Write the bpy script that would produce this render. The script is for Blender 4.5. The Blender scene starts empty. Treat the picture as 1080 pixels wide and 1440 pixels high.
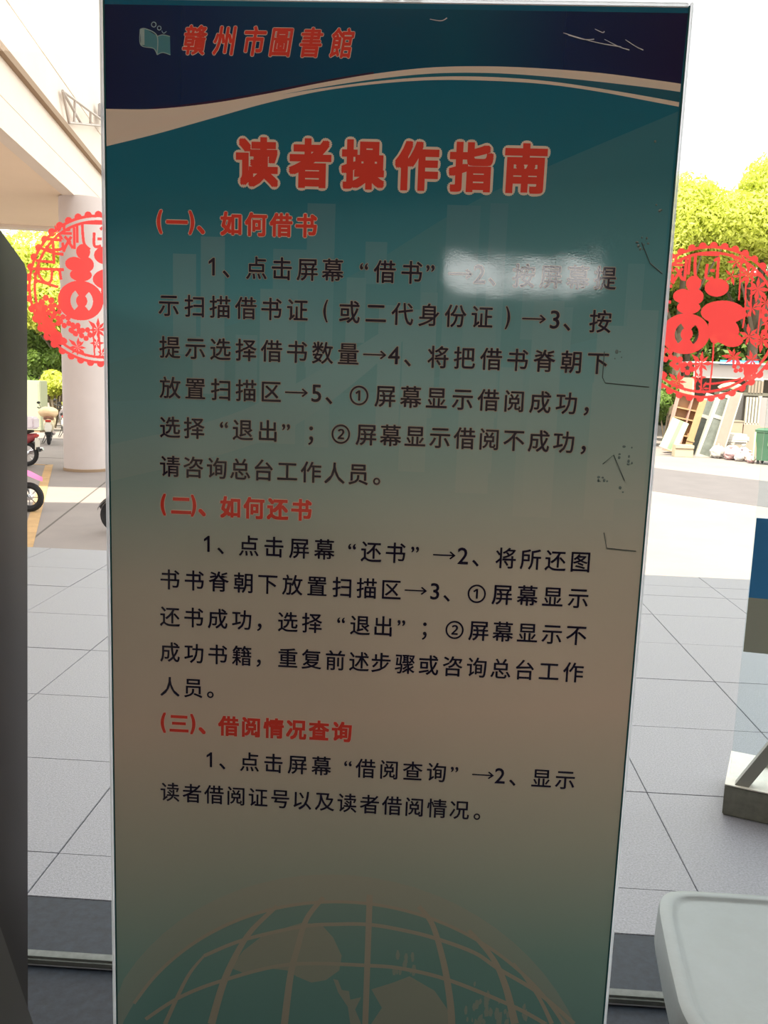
import bpy, bmesh, math, random
from math import radians, sin, cos, pi, atan2, sqrt
from mathutils import Vector, Matrix
random.seed(7)
scene = bpy.context.scene
import numpy as np
COL = scene.collection

# ---------------------------------------------------------------- camera
cam_d = bpy.data.cameras.new('camera'); cam_d.sensor_fit = 'VERTICAL'
cam_d.sensor_height = 36.0; cam_d.lens = 36.0 * 1250 / 1440; cam_d.clip_start = .02; cam_d.clip_end = 500
cam = bpy.data.objects.new('camera', cam_d); COL.objects.link(cam); scene.camera = cam
def aim_camera():
    y, p, r = radians(2.75), radians(8.87), radians(2.0)
    F = Vector((-sin(y)*cos(p), cos(y)*cos(p), -sin(p)))
    r0 = Vector((cos(y), sin(y), 0)); u0 = r0.cross(F)
    R = r0*cos(r) + u0*sin(r); U = u0*cos(r) - r0*sin(r)
    m = Matrix((R, U, -F)).transposed().to_4x4(); m.translation = (0, 0, 1.5)
    cam.matrix_world = m
aim_camera()

# ---------------------------------------------------------------- world, sun, exposure
world = bpy.data.worlds.new('sky'); scene.world = world; world.use_nodes = True
bg = world.node_tree.nodes['Background']
bg.inputs[0].default_value = (1.0, 0.985, 0.96, 1); bg.inputs[1].default_value = 1.0
sd = bpy.data.lights.new('sun', 'SUN'); sd.energy = 4.2; sd.angle = radians(1.0); sd.color = (1.0, .91, .74)
sun = bpy.data.objects.new('sun', sd); COL.objects.link(sun)
SUN = Vector((-.2, -.5, .84)).normalized()
sun.rotation_euler = SUN.to_track_quat('Z', 'Y').to_euler(); sun.location = (-6, -12, 24)
scene.view_settings.view_transform = 'Standard'; scene.view_settings.look = 'None'
scene.view_settings.gamma = 1; scene.view_settings.use_curve_mapping = False
scene.view_settings.exposure = 1.6
scene.cycles.max_bounces = 8; scene.cycles.transparent_max_bounces = 12
scene.cycles.caustics_reflective = False; scene.cycles.caustics_refractive = False
FILL = 3.7          # radiance of unseen ceiling panels added to light the board
FILL_COL = (1.0, .82, .66)

# ---------------------------------------------------------------- materials
MATS = {}
def lin(c):
    return tuple(((v/255+.055)/1.055)**2.4 if v > 10 else v/255/12.92 for v in c)
def mat(name, col, rough=.6, metal=0, noise=0, nscale=20, bump=0, bscale=60, spec=.5, trans=0, col2=None, stretch=None, emit=0):
    if name in MATS: return MATS[name]
    m = bpy.data.materials.new(name); m.use_nodes = True; nt = m.node_tree; N = nt.nodes; L = nt.links
    p = N['Principled BSDF']; p.inputs['Base Color'].default_value = (*col, 1)
    p.inputs['Roughness'].default_value = rough; p.inputs['Metallic'].default_value = metal
    p.inputs['Specular IOR Level'].default_value = spec
    if emit:
        p.inputs['Emission Color'].default_value = (*col, 1); p.inputs['Emission Strength'].default_value = emit
    tc = N.new('ShaderNodeTexCoord'); src = tc.outputs['Object']
    if stretch:
        mp = N.new('ShaderNodeMapping'); mp.inputs['Scale'].default_value = stretch; L.new(src, mp.inputs[0]); src = mp.outputs[0]
    if noise:
        n = N.new('ShaderNodeTexNoise'); n.inputs['Scale'].default_value = nscale; n.inputs['Detail'].default_value = 5
        n.inputs['Roughness'].default_value = .65
        L.new(src, n.inputs['Vector'])
        mx = N.new('ShaderNodeMix'); mx.data_type = 'RGBA'
        rp = N.new('ShaderNodeMapRange'); rp.inputs[1].default_value = .3; rp.inputs[2].default_value = .7
        L.new(n.outputs[0], rp.inputs[0]); L.new(rp.outputs[0], mx.inputs[0])
        c2 = col2 if col2 else tuple(v*(1-noise) for v in col)
        mx.inputs[6].default_value = (*c2, 1); mx.inputs[7].default_value = (*col, 1)
        L.new(mx.outputs[2], p.inputs['Base Color'])
    if bump:
        n = N.new('ShaderNodeTexNoise'); n.inputs['Scale'].default_value = bscale; n.inputs['Detail'].default_value = 4
        L.new(src, n.inputs['Vector'])
        b = N.new('ShaderNodeBump'); b.inputs['Strength'].default_value = bump; b.inputs['Distance'].default_value = .01
        L.new(n.outputs[0], b.inputs['Height']); L.new(b.outputs[0], p.inputs['Normal'])
    if trans:
        t = N.new('ShaderNodeBsdfTranslucent'); t.inputs[0].default_value = (*(col2 or col), 1)
        ms = N.new('ShaderNodeMixShader'); ms.inputs[0].default_value = trans
        L.new(p.outputs[0], ms.inputs[1]); L.new(t.outputs[0], ms.inputs[2])
        L.new(ms.outputs[0], N['Material Output'].inputs[0])
    MATS[name] = m
    return m
def glass_mat(name, tint=(1, 1, 1), refl=1.0):
    if name in MATS: return MATS[name]
    m = bpy.data.materials.new(name); m.use_nodes = True; nt = m.node_tree; N = nt.nodes; L = nt.links
    N.remove(N['Principled BSDF'])
    t = N.new('ShaderNodeBsdfTransparent'); t.inputs[0].default_value = (*tint, 1)
    g = N.new('ShaderNodeBsdfGlossy'); g.inputs['Roughness'].default_value = .0
    f = N.new('ShaderNodeFresnel'); f.inputs[0].default_value = 1.35
    ms = N.new('ShaderNodeMixShader'); ge = N.new('ShaderNodeNewGeometry'); inv = N.new('ShaderNodeMath'); inv.operation = 'SUBTRACT'; inv.inputs[0].default_value = 1; L.new(ge.outputs['Backfacing'], inv.inputs[1])
    mu = N.new('ShaderNodeMath'); mu.operation = 'MULTIPLY'; L.new(f.outputs[0], mu.inputs[0]); L.new(inv.outputs[0], mu.inputs[1]); L.new(mu.outputs[0], ms.inputs[0])
    L.new(t.outputs[0], ms.inputs[1]); L.new(g.outputs[0], ms.inputs[2]); L.new(ms.outputs[0], N['Material Output'].inputs[0])
    MATS[name] = m
    return m

def film_through(m, f, col):       # the film lets part of the view behind it through, tinted
    nt = m.node_tree; out = nt.nodes['Material Output']; src = out.inputs[0].links[0].from_socket
    t = nt.nodes.new('ShaderNodeBsdfTransparent'); t.inputs[0].default_value = (*col, 1)
    ms = nt.nodes.new('ShaderNodeMixShader'); ms.inputs[0].default_value = f
    nt.links.new(src, ms.inputs[1]); nt.links.new(t.outputs[0], ms.inputs[2]); nt.links.new(ms.outputs[0], out.inputs[0])
# ---------------------------------------------------------------- mesh helpers
def box(bm, x0, x1, y0, y1, z0, z1, bev=0, M=None):
    vs = [bm.verts.new(v) for v in ((x0,y0,z0),(x1,y0,z0),(x1,y1,z0),(x0,y1,z0),(x0,y0,z1),(x1,y0,z1),(x1,y1,z1),(x0,y1,z1))]
    fs = [bm.faces.new([vs[i] for i in f]) for f in ((0,3,2,1),(4,5,6,7),(0,1,5,4),(1,2,6,5),(2,3,7,6),(3,0,4,7))]
    if bev:
        es = list({e for f in fs for e in f.edges})
        r = bmesh.ops.bevel(bm, geom=es, offset=bev, segments=2, affect='EDGES')
        vs = list({v for f in r['faces'] for v in f.verts} | {v for v in vs if v.is_valid})
    if M is not None: bmesh.ops.transform(bm, matrix=M, verts=vs)
    return vs
def tube(bm, pts, r, n=8, cap=True):
    pts = [Vector(p) for p in pts]; rs = r if isinstance(r, (list, tuple)) else [r]*len(pts)
    rings = []
    for i, p in enumerate(pts):
        d = (pts[min(i+1, len(pts)-1)] - pts[max(i-1, 0)]).normalized()
        a = d.orthogonal().normalized() if i == 0 else (a0 - d*a0.dot(d)).normalized()
        a0 = a; b = d.cross(a)
        rings.append([bm.verts.new(p + (a*cos(2*pi*k/n) + b*sin(2*pi*k/n))*rs[i]) for k in range(n)])
    for A, B in zip(rings, rings[1:]):
        for k in range(n): bm.faces.new((A[k], A[(k+1) % n], B[(k+1) % n], B[k]))
    if cap: bm.faces.new(rings[0][::-1]); bm.faces.new(rings[-1])
def loft(bm, rings, cap0=True, cap1=True):
    R = [[bm.verts.new(p) for p in r] for r in rings]; n = len(R[0])
    for A, B in zip(R, R[1:]):
        for k in range(n): bm.faces.new((A[k], A[(k+1) % n], B[(k+1) % n], B[k]))
    if cap0: bm.faces.new(R[0][::-1])
    if cap1: bm.faces.new(R[-1])
def torus(bm, c, R, r, axis='X', n=28, m=8, sx=1.0):
    rings = []
    for i in range(n):
        a = 2*pi*i/n; ring = []
        for j in range(m):
            b = 2*pi*j/m; u = R + r*cos(b); w = r*sin(b)*sx
            p = (w, u*cos(a), u*sin(a)) if axis == 'X' else (u*cos(a), w, u*sin(a)) if axis == 'Y' else (u*cos(a), u*sin(a), w)
            ring.append(bm.verts.new(Vector(c)+Vector(p)))
        rings.append(ring)
    for i in range(n):
        for j in range(m): bm.faces.new((rings[i][j], rings[(i+1) % n][j], rings[(i+1) % n][(j+1) % m], rings[i][(j+1) % m]))
def blob(bm, c, r, seg=12, rings=8, noise=0, rnd=random):
    vs = bmesh.ops.create_uvsphere(bm, u_segments=seg, v_segments=rings, radius=1)['verts']
    for v in vs:
        k = 1 + noise*(rnd.random()-.5)
        v.co = Vector((c[0]+v.co.x*r[0]*k, c[1]+v.co.y*r[1]*k, c[2]+v.co.z*r[2]*k))
def obj(name, bm, m, parent=None, smooth=False, kind=None):
    me = bpy.data.meshes.new(name)
    if isinstance(bm, bmesh.types.BMesh):
        bmesh.ops.recalc_face_normals(bm, faces=bm.faces[:])
        bm.to_mesh(me); bm.free()
    else: me = bm
    if not me.materials: me.materials.append(m)
    if smooth:
        for p in me.polygons: p.use_smooth = True
        try: me.set_sharp_from_angle(angle=radians(40))
        except Exception: pass
    o = bpy.data.objects.new(name, me); COL.objects.link(o)
    if parent is not None: o.parent = parent
    if kind: o['kind'] = kind
    return o
def B(): return bmesh.new()
def bx(name, dims, m, parent=None, bev=0, M=None, kind=None):
    b = B(); box(b, *dims, bev=bev, M=M); return obj(name, b, m, parent, kind=kind)
def tag(o, label=None, cat=None, group=None, kind=None):
    if label: o['label'] = label
    if cat: o['category'] = cat
    if group: o['group'] = group
    if kind: o['kind'] = kind
    return o
def thing(name, label, cat, loc=(0, 0, 0), rz=0, group=None):
    o = bpy.data.objects.new(name, None); COL.objects.link(o); o.location = loc; o.rotation_euler = (0, 0, rz)
    o.empty_display_size = .1
    return tag(o, label, cat, group)
def struct(o, label=None):
    o['kind'] = 'structure'
    if label: o['label'] = label
    return o
def copy_tree(o, parent=None):
    c = o.copy(); COL.objects.link(c)
    if parent is not None: c.parent = parent
    for ch in list(o.children): copy_tree(ch, c)
    return c

# ================================================================ SETTING
M_wall = mat('painted_wall', (.55, .50, .44), .8, noise=.06, nscale=3)
M_dark = mat('dark_floor_stone', (.022, .031, .048), .5, noise=.5, nscale=40, spec=.22, bump=.05, bscale=40)
M_stone = mat('grey_paver_stone', (.30, .303, .345), .40, noise=.3, nscale=150, bump=.25, bscale=300, col2=(.15, .153, .18))
M_joint = mat('paver_joint', (.20, .20, .21), .9)
M_alu = mat('aluminium', (.55, .56, .56), .38, metal=.85, noise=.1, nscale=60)
M_cream = mat('cream_render', (.74, .645, .56), .85, noise=.05, nscale=1.2)
M_tan = mat('tan_soffit', (.86, .69, .53), .85, noise=.05, nscale=.6)
M_seam = mat('brown_seam', (.28, .19, .12), .8)

# lobby floor, walls, ceiling
struct(bx('floor', (-5, 5, -6, 1.985, -.15, 0), M_dark))
struct(bx('ceiling', (-5, 5, -6, 2.0, 3.2, 3.35), M_wall))
struct(bx('wall_left', (-5.2, -5, -6.2, 2.0, -.15, 3.35), M_wall))
struct(bx('wall_right', (5, 5.2, -6.2, 2.0, -.15, 3.35), M_wall))
# back wall with a row of high windows
wb = B()
box(wb, -5, .06, -6.2, -6, -.15, 3.2); box(wb, 1.62, 5, -6.2, -6, -.15, 3.2)
box(wb, .06, 1.62, -6.2, -6, -.15, 2.30); box(wb, .06, 1.62, -6.2, -6, 2.66, 3.2)
struct(obj('wall_back', wb, M_wall))
w = B()
for x in (.06, .62, 1.16, 1.58): box(w, x, x+.04, -6.16, -6.04, 2.30, 2.66)
box(w, .06, 1.62, -6.16, -6.04, 2.30, 2.34); box(w, .06, 1.62, -6.16, -6.04, 2.62, 2.66)
wn = struct(obj('window_1', w, M_alu))
for x0, x1 in ((.10, .62), (.66, 1.16), (1.20, 1.58)):
    bx('pane', (x0, x1, -6.11, -6.105, 2.34, 2.62), glass_mat('clear_glass'), wn)
# facade: wall above the doors, piers, glass doors and side lights
wf = B()
box(wf, -13, 13, 2.0, 2.3, 2.75, 9.2); box(wf, -13, -4.9, 2.0, 2.3, -.9, 2.75); box(wf, 4.9, 13, 2.0, 2.3, -.9, 2.75)
struct(obj('wall_front', wf, M_cream))
struct(bx('roof', (-13, 13, -9, 2.0, 9.0, 9.2), M_cream))
GL = glass_mat('door_glass', (.97, .985, .975))
def leaf(name, x0, x1):
    b = B(); y0, y1 = 1.988, 2.018
    box(b, x0, x0+.035, y0, y1, .035, 2.75); box(b, x1-.035, x1, y0, y1, .035, 2.75)
    box(b, x0+.035, x1-.035, y0, y1, 2.69, 2.75)
    o = struct(obj(name, b, M_alu))
    bx('glass_pane', (x0+.03, x1-.03, 2.0, 2.008, .03, 2.70), GL, o)
    return o
leaf('door_1', -1.62, -.10); leaf('door_2', -.09, 1.55)
leaf('window_2', -3.25, -1.63); leaf('window_3', -4.9, -3.26); leaf('window_4', 1.56, 3.2); leaf('window_5', 3.21, 4.9)
# threshold rail
tr = B(); box(tr, -4.9, 4.9, 1.984, 2.020, 0, .022, bev=.006)
struct(obj('trim_1', tr, mat('rail_grey', (.20, .22, .21), .75, spec=.2, noise=.3, nscale=40)), 'aluminium sliding door rail')

# dark stone band and grey pavers of the plaza
terr = struct(bx('terrace', (-13, 13, 1.985, 6.95, -.9, -.012), M_joint))
rows = [(2.275, 2.496), (2.5, 3.141), (3.147, 3.791), (3.797, 4.441), (4.447, 5.091), (5.097, 5.741), (5.747, 6.28), (6.286, 6.60), (6.606, 6.96)]
cols = [.86 + .65*k for k in range(-8, 8)]
tile_cache = {}
for (y0, y1) in rows:
    for x in cols:
        w_, d_ = .6472, y1-y0+.0035
        key = round(d_, 3)
        if key not in tile_cache:
            b = B(); box(b, 0, w_, 0, d_, -.03, 0, bev=.0015)
            o = obj('paver', b, M_stone, terr); tile_cache[key] = o.data
        else:
            o = bpy.data.objects.new('paver', tile_cache[key]); COL.objects.link(o); o.parent = terr
        o.location = (x+.0015, y0-.0015, random.uniform(-.0008, .0008))
db = {}
for k in range(-8, 8):
    x = .86 + 1.3*(k-2) + .2
    if x < -9 or x > 8: continue
    if 'm' not in db:
        b = B(); box(b, 0, 1.296, 2.024, 2.270, -.03, 0, bev=.0015); o = obj('dark_slab', b, M_dark, terr); db['m'] = o.data
    else:
        o = bpy.data.objects.new('dark_slab', db['m']); COL.objects.link(o); o.parent = terr
    o.location.x = x
# steps down to the drive
for k in range(4):
    struct(bx('trim_%d' % (k+2), (-13, 13, 6.95+.34*k, 7.29+.34*k, -.9, -.18*(k+1)), M_stone, bev=.006))
# driveway
M_drive = mat('driveway_concrete', (.21, .18, .172), .85, noise=.18, nscale=.8, bump=.25, bscale=30, col2=(.25, .215, .20))
gnd = struct(bx('ground', (-70, 70, -40, 110, -1.2, -.9), M_drive))
jb = B()
def strip(bm, p, q, w, z=-.897, h=.004):
    p = Vector((*p, 0)); q = Vector((*q, 0)); d = (q-p).normalized(); n = Vector((-d.y, d.x, 0))*w/2
    v = [bm.verts.new((a.x, a.y, zz)) for zz in (z-h, z) for a in (p-n, p+n, q+n, q-n)]
    for f in ((0,1,2,3),(4,7,6,5),(0,4,5,1),(1,5,6,2),(2,6,7,3),(3,7,4,0)): bm.faces.new([v[i] for i in f])
for p, q in (((-5.05, 10.2), (-6.55, 17.6)), ((-6.55, 17.6), (-8.2, 25.5)), ((-16, 21.9), (-2, 21.9)), ((-16, 30), (14, 30)), ((2, 8), (2, 30)), ((-6, 34), (14, 34.2))):
    strip(jb, p, q, .03)
obj('joint_line', jb, mat('dark_joint', (.10, .085, .075), .9), gnd)
lb = B(); strip(lb, (-2.0, 31.2), (14.5, 13.3), 4.8, z=-.895, h=.004)  # flat strip with the shade band across the drive put into its colour
obj('shade_band', lb, mat('shade_band_grey', (.125, .112, .118), .9, noise=.15, nscale=2), gnd)
yb = B(); strip(yb, (-5.1, 10.9), (-8.9, 20.4), .17, z=-.893); strip(yb, (-8.9, 20.3), (-14, 20.9), .12, z=-.893)
obj('painted_line', yb, mat('faded_yellow_paint', (.50, .31, .14), .8, noise=.3, nscale=4), gnd)

# ================================================================ CANOPY ON THE LEFT
e0 = Vector((-5.9, 9.6, 0)); ed = Vector((-.18396, .98293, 0)); en = Vector((.98293, .18396, 0))
def cpt(s, t, z):   # s along the edge, t outwards to the right
    p = Vector((-6.71, 13.91, 0)) + ed*s + en*t
    return (p.x, p.y, z)
def cslab(bm, s0, s1, t0, t1, z0, z1):
    v = [bm.verts.new(cpt(s, t, z)) for z in (z0, z1) for s, t in ((s0, t0), (s1, t0), (s1, t1), (s0, t1))]
    for f in ((0,1,2,3),(4,7,6,5),(0,4,5,1),(1,5,6,2),(2,6,7,3),(3,7,4,0)): bm.faces.new([v[i] for i in f])
can = thing('entrance_canopy', 'large cream concrete canopy over the drive, left of the guide board', 'canopy', (-8, 19, -.9))
def csub(name, args_list, m):
    b = B()
    for a in args_list: cslab(b, *a)
    o = obj(name, b, m, can); o.location = (8, -19, .9); return o
csub('soffit', [(-.3, 10.75, -12, -.25, 5.02, 5.3)], M_tan)
csub('edge_beam', [(-.3, 10.75, -.26, 0, 4.99, 5.46)], M_cream)
csub('fascia', [(-.3, 10.9, -.3, .0, 5.475, 6.05), (-.3, 10.75, -.28, -.01, 5.455, 5.48)], M_cream)
csub('ledge', [(-.3, 10.9, -.3, .10, 6.05, 6.17)], M_seam)
csub('upper_wall', [(-.3, 10.6, -.3, .02, 6.17, 6.95), (-.3, 10.6, -.3, .0, 6.95, 6.975), (-.3, 10.6, -.3, .02, 6.975, 11.5)], M_cream)
csub('end_beam', [(10.4, 10.9, -12, -.25, 4.95, 5.6)], M_cream)
deck = thing('canopy_deck', 'near cream canopy bay beside the entrance, outside left of the view', 'canopy', (-8, 8, -.9))
o = None
b = B(); cslab(b, -9.5, -2.5, -9, 0, 5.0, 5.4); o = obj('soffit', b, M_tan, deck); o.location = (8, -8, .9)
b = B(); cslab(b, -9.5, -2.5, -.3, 0, 5.4, 6.6); o = obj('fascia', b, M_cream, deck); o.location = (8, -8, .9)
# round columns
def column(x, y, r, ztop, label):
    t = thing('round_column', label, 'column', (x, y, -.9))
    b = B(); n = 40; H = ztop+.9
    ring = lambda rr, z: [(rr*cos(2*pi*k/n), rr*sin(2*pi*k/n), z) for k in range(n)]
    loft(b, [ring(r, .06), ring(r, H)]); obj('shaft', b, mat('column_render', (.56, .49, .475), .6, noise=.08, nscale=2), t, smooth=True)
    b = B(); loft(b, [ring(r+.015, 0), ring(r+.015, .055), ring(r, .065)]); obj('base_ring', b, M_seam, t, smooth=True)
    return t
column(-7.72, 19.7, .50, 5.0, 'thick pale round column standing on the drive under the canopy')
column(-9.9, 9.6, .6, 5.0, 'pale round column holding the near canopy bay, left of the view')
# steel bracket on the upper wall
br = thing('steel_bracket', 'thin steel triangular bracket with a lamp box, fixed on the canopy wall', 'bracket', cpt(4.2, .05, 6.3))
bo = Vector(cpt(4.2, .05, 6.3))
b = B()
def cp(s, t, z): return Vector(cpt(s, t, z)) - bo
A_, B_, C_, D_ = cp(3.95, .10, 6.66), cp(4.5, .10, 6.22), cp(8.4, .30, 7.14), cp(7.6, .30, 7.02)
for p, q in ((A_, B_), (B_, C_), (A_, D_), (D_, C_), (B_.lerp(C_, .45), A_.lerp(D_, .6)), (A_, B_.lerp(C_, .25)), (B_.lerp(C_, .1), A_.lerp(D_, .25))):
    tube(b, (p, q), .028, 6)
obj('frame', b, mat('painted_steel', (.42, .36, .32), .5), br)
b = B(); p = cp(8.0, .28, 7.3); box(b, p.x-.1, p.x+.1, p.y-.4, p.y+.4, p.z-.14, p.z+.16, bev=.02)
obj('lamp_box', b, mat('grey_lamp', (.35, .33, .33), .5), br)

# ================================================================ GUIDE BOARD
BX, BY = -.0865, 1.42           # board centre line, plane of its printed face
board = thing('guide_board', 'tall teal and cream printed library guide board with red and navy lettering', 'signboard', (BX, BY, 0))
def ramp_mat(name, tint=None, fac=0, header=False):
    m = bpy.data.materials.new(name); m.use_nodes = True; nt = m.node_tree; N = nt.nodes; L = nt.links
    p = N['Principled BSDF']
    tc = N.new('ShaderNodeTexCoord'); sp = N.new('ShaderNodeSeparateXYZ'); L.new(tc.outputs['Object'], sp.inputs[0])
    cr = N.new('ShaderNodeValToRGB'); mr = N.new('ShaderNodeMapRange')
    if header:
        mr.inputs[1].default_value = -.44; mr.inputs[2].default_value = .44; L.new(sp.outputs[0], mr.inputs[0]); stops = HEADER
    else:
        mr.inputs[1].default_value = .3; mr.inputs[2].default_value = 2.05
        ad = N.new('ShaderNodeMath'); ad.operation = 'MULTIPLY_ADD'; ad.inputs[1].default_value = -.10
        L.new(sp.outputs[0], ad.inputs[0]); L.new(sp.outputs[2], ad.inputs[2]); L.new(ad.outputs[0], mr.inputs[0]); stops = GRAD
    L.new(mr.outputs[0], cr.inputs[0])
    els = cr.color_ramp.elements
    while len(els) < len(stops): els.new(.5)
    for e, (pos, c) in zip(els, stops): e.position = pos; e.color = (*c, 1)
    out = cr.outputs[0]
    if tint:
        mx = N.new('ShaderNodeMix'); mx.data_type = 'RGBA'; mx.inputs[0].default_value = fac
        L.new(out, mx.inputs[6]); mx.inputs[7].default_value = (*tint, 1); out = mx.outputs[2]
    L.new(out, p.inputs['Base Color']); laminate(nt, p)
    return m
def laminate(nt, p):
    """glossy film: sharp reflection, fine orange-peel bumps and a few soft buckles near the right edge"""
    N, L = nt.nodes, nt.links
    p.inputs['Roughness'].default_value = .07; p.inputs['IOR'].default_value = 1.55; p.inputs['Coat Weight'].default_value = 1; p.inputs['Coat IOR'].default_value = 1.9; p.inputs['Coat Roughness'].default_value = .03
    tc = N.new('ShaderNodeTexCoord')
    n = N.new('ShaderNodeTexNoise'); n.inputs['Scale'].default_value = 420; n.inputs['Detail'].default_value = 2; L.new(tc.outputs['Object'], n.inputs['Vector'])
    n2 = N.new('ShaderNodeTexNoise'); n2.inputs['Scale'].default_value = 9; n2.inputs['Detail'].default_value = 2; L.new(tc.outputs['Object'], n2.inputs['Vector'])
    b = N.new('ShaderNodeBump'); b.inputs['Strength'].default_value = .06; b.inputs['Distance'].default_value = .0004; L.new(n.outputs[0], b.inputs['Height'])
    b2 = N.new('ShaderNodeBump'); b2.inputs['Strength'].default_value = .025; b2.inputs['Distance'].default_value = .02; L.new(n2.outputs[0], b2.inputs['Height'])
    L.new(b.outputs[0], b2.inputs['Normal']); L.new(b2.outputs[0], p.inputs['Normal']); L.new(b2.outputs[0], p.inputs['Coat Normal'])
def ink(name, col):
    m = bpy.data.materials.new(name); m.use_nodes = True; p = m.node_tree.nodes['Principled BSDF']
    p.inputs['Base Color'].default_value = (*col, 1); laminate(m.node_tree, p); return m
# print colours, bottom (z .30) to top (z 2.05)
GRAD = [(0.00, (.18, .40, .40)), (.10, (.28, .50, .46)), (.22, (.56, .63, .54)), (.36, (.84, .73, .61)), (.50, (.72, .70, .60)),
        (.60, (.38, .56, .53)), (.68, (.24, .52, .56)), (.77, (.10, .38, .46)), (.84, (.020, .21, .30)), (.93, (.008, .17, .28)), (1.0, (.006, .15, .27))]
HEADER = [(0, (.010, .017, .085)), (.18, (.010, .035, .13)), (.42, (.003, .085, .18)), (.62, (.003, .10, .18)), (.80, (.010, .03, .12)), (1.0, (.018, .012, .075))]
CREAM = (.96, .82, .69)
M_print = ramp_mat('poster_print'); M_head = ramp_mat('poster_header', header=True)
ink_out = ink('pale_outline_ink', (.50, .45, .37)); M_cream_ink = ink('cream_ink', CREAM); M_red = ink('red_ink', (.92, .075, .05)); M_navy = ink('navy_ink', (.012, .008, .035))
T_WHITE = (.85, .78, .66)
bx('panel', (-.4308, .4308, .002, .008, .24, 2.046), mat('board_back', (.45, .45, .43), .6), board)
bx('poster', (-.431, .431, 0, .0018, .245, 2.0435), M_print, board)
# clear edging strips
M_edge = mat('frosted_edge', (.80, .82, .84), .25, trans=.9, col2=(.92, .94, .97))
film_through(M_edge, .42, (.95, .96, .98))
edge = lambda nm, d: bx(nm, d, M_edge, board, bev=.002)
edge('edge_strip', (-.4395, -.4335, -.002, .012, .235, 2.052)); edge('edge_strip', (.4335, .4385, -.002, .012, .235, 2.052))
edge('edge_strip', (-.432, .432, -.001, .012, 2.046, 2.0515)); edge('edge_strip', (-.432, .432, -.002, .012, .232, .239))
for s in (-1, 1): bx('glass_edge', (s*.4322-.0013, s*.4322+.0013, -.001, .010, .24, 2.046), mat('teal_glass_edge', (.02, .10, .11), .2), board)
for s in (-1, 1):
    b = B(); box(b, s*.3-.03, s*.3+.03, .010, .035, .03, 1.2, bev=.003); box(b, s*.3-.035, s*.3+.035, -.2, .25, 0, .03, bev=.006)
    obj('stand_foot', b, mat('stand_steel', (.25, .25, .26), .4, metal=.6), board)
def flat(name, polys, m, layer, parent=None):
    """a printed shape: polygons in board x, z on the face of the sheet"""
    me = bpy.data.meshes.new(name); V = []; F = []
    for pg in polys:
        F.append(tuple(range(len(V), len(V)+len(pg)))); V += [(x, -layer*.00012-(len(F) % 20)*.000005, z) for x, z in pg]
    me.from_pydata(V, [], F); me.materials.append(m)
    o = bpy.data.objects.new(name, me); COL.objects.link(o); o.parent = parent or board
    return o
def smooth_curve(pts, n=8):
    out = []
    P = [pts[0]]+list(pts)+[pts[-1]]
    for i in range(1, len(P)-2):
        for k in range(n):
            t = k/n; p0, p1, p2, p3 = P[i-1], P[i], P[i+1], P[i+2]
            out.append(tuple(.5*((2*p1[j])+(-p0[j]+p2[j])*t+(2*p0[j]-5*p1[j]+4*p2[j]-p3[j])*t*t+(-p0[j]+3*p1[j]-3*p2[j]+p3[j])*t**3) for j in (0, 1)))
    out.append(tuple(pts[-1])); return out
def at_x(curve, x):
    for a, b in zip(curve, curve[1:]):
        if a[0] <= x <= b[0]: return a[1]+(b[1]-a[1])*(x-a[0])/(b[0]-a[0]+1e-9)
    return curve[0][1] if x < curve[0][0] else curve[-1][1]
def band(top, bot, x0, x1, n=60):
    xs = [x0+(x1-x0)*i/n for i in range(n+1)]
    return [[(a, at_x(bot, a)), (b, at_x(bot, b)), (b, at_x(top, b)), (a, at_x(top, a))] for a, b in zip(xs, xs[1:])]
def ribbon(pts, w0, w1=None):
    pts = smooth_curve(pts, 6); w1 = w0 if w1 is None else w1; L = []; R = []; n = len(pts)
    for i, p in enumerate(pts):
        a = pts[max(i-1, 0)]; b = pts[min(i+1, n-1)]; d = (b[0]-a[0], b[1]-a[1]); l = sqrt(d[0]**2+d[1]**2) or 1
        w = (w0+(w1-w0)*i/(n-1))/2
        L.append((p[0]-d[1]/l*w, p[1]+d[0]/l*w)); R.append((p[0]+d[1]/l*w, p[1]-d[0]/l*w))
    return [[L[i], R[i], R[i+1], L[i+1]] for i in range(n-1)]
SW_TOP= [(-0.4367, 1.8862), (-0.4323, 1.8863), (-0.3547, 1.8878), (-0.269, 1.8975), (-0.1841, 1.9126), (-0.1, 1.93), (-0.0167, 1.9448), (0.0661, 1.9549), (0.1486, 1.9579), (0.2308, 1.9562), (0.3127, 1.9515), (0.3946, 1.9429), (0.4502, 1.9362)]
SW_UP_LO= [(-0.1587, 1.9123), (-0.0998, 1.9237), (-0.0164, 1.937), (0.0665, 1.9463), (0.149, 1.9486), (0.2314, 1.9454), (0.3136, 1.9391), (0.3955, 1.9313), (0.4512, 1.9246)]
SW_DN_HI= [(-0.1587, 1.9123), (-0.0998, 1.9221), (-0.0163, 1.9339), (0.0667, 1.9416), (0.1493, 1.9431), (0.2318, 1.9392), (0.3143, 1.9298), (0.3966, 1.9181), (0.4525, 1.9091)]
SW_BOT= [(-0.4375, 1.8304), (-0.4331, 1.8313), (-0.3549, 1.8508), (-0.2689, 1.8751), (-0.1839, 1.8991), (-0.0997, 1.9182), (-0.0162, 1.93), (0.0669, 1.937), (0.1496, 1.9377), (0.2321, 1.9345), (0.3146, 1.9251), (0.3971, 1.9119), (0.4531, 1.9029)]
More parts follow.
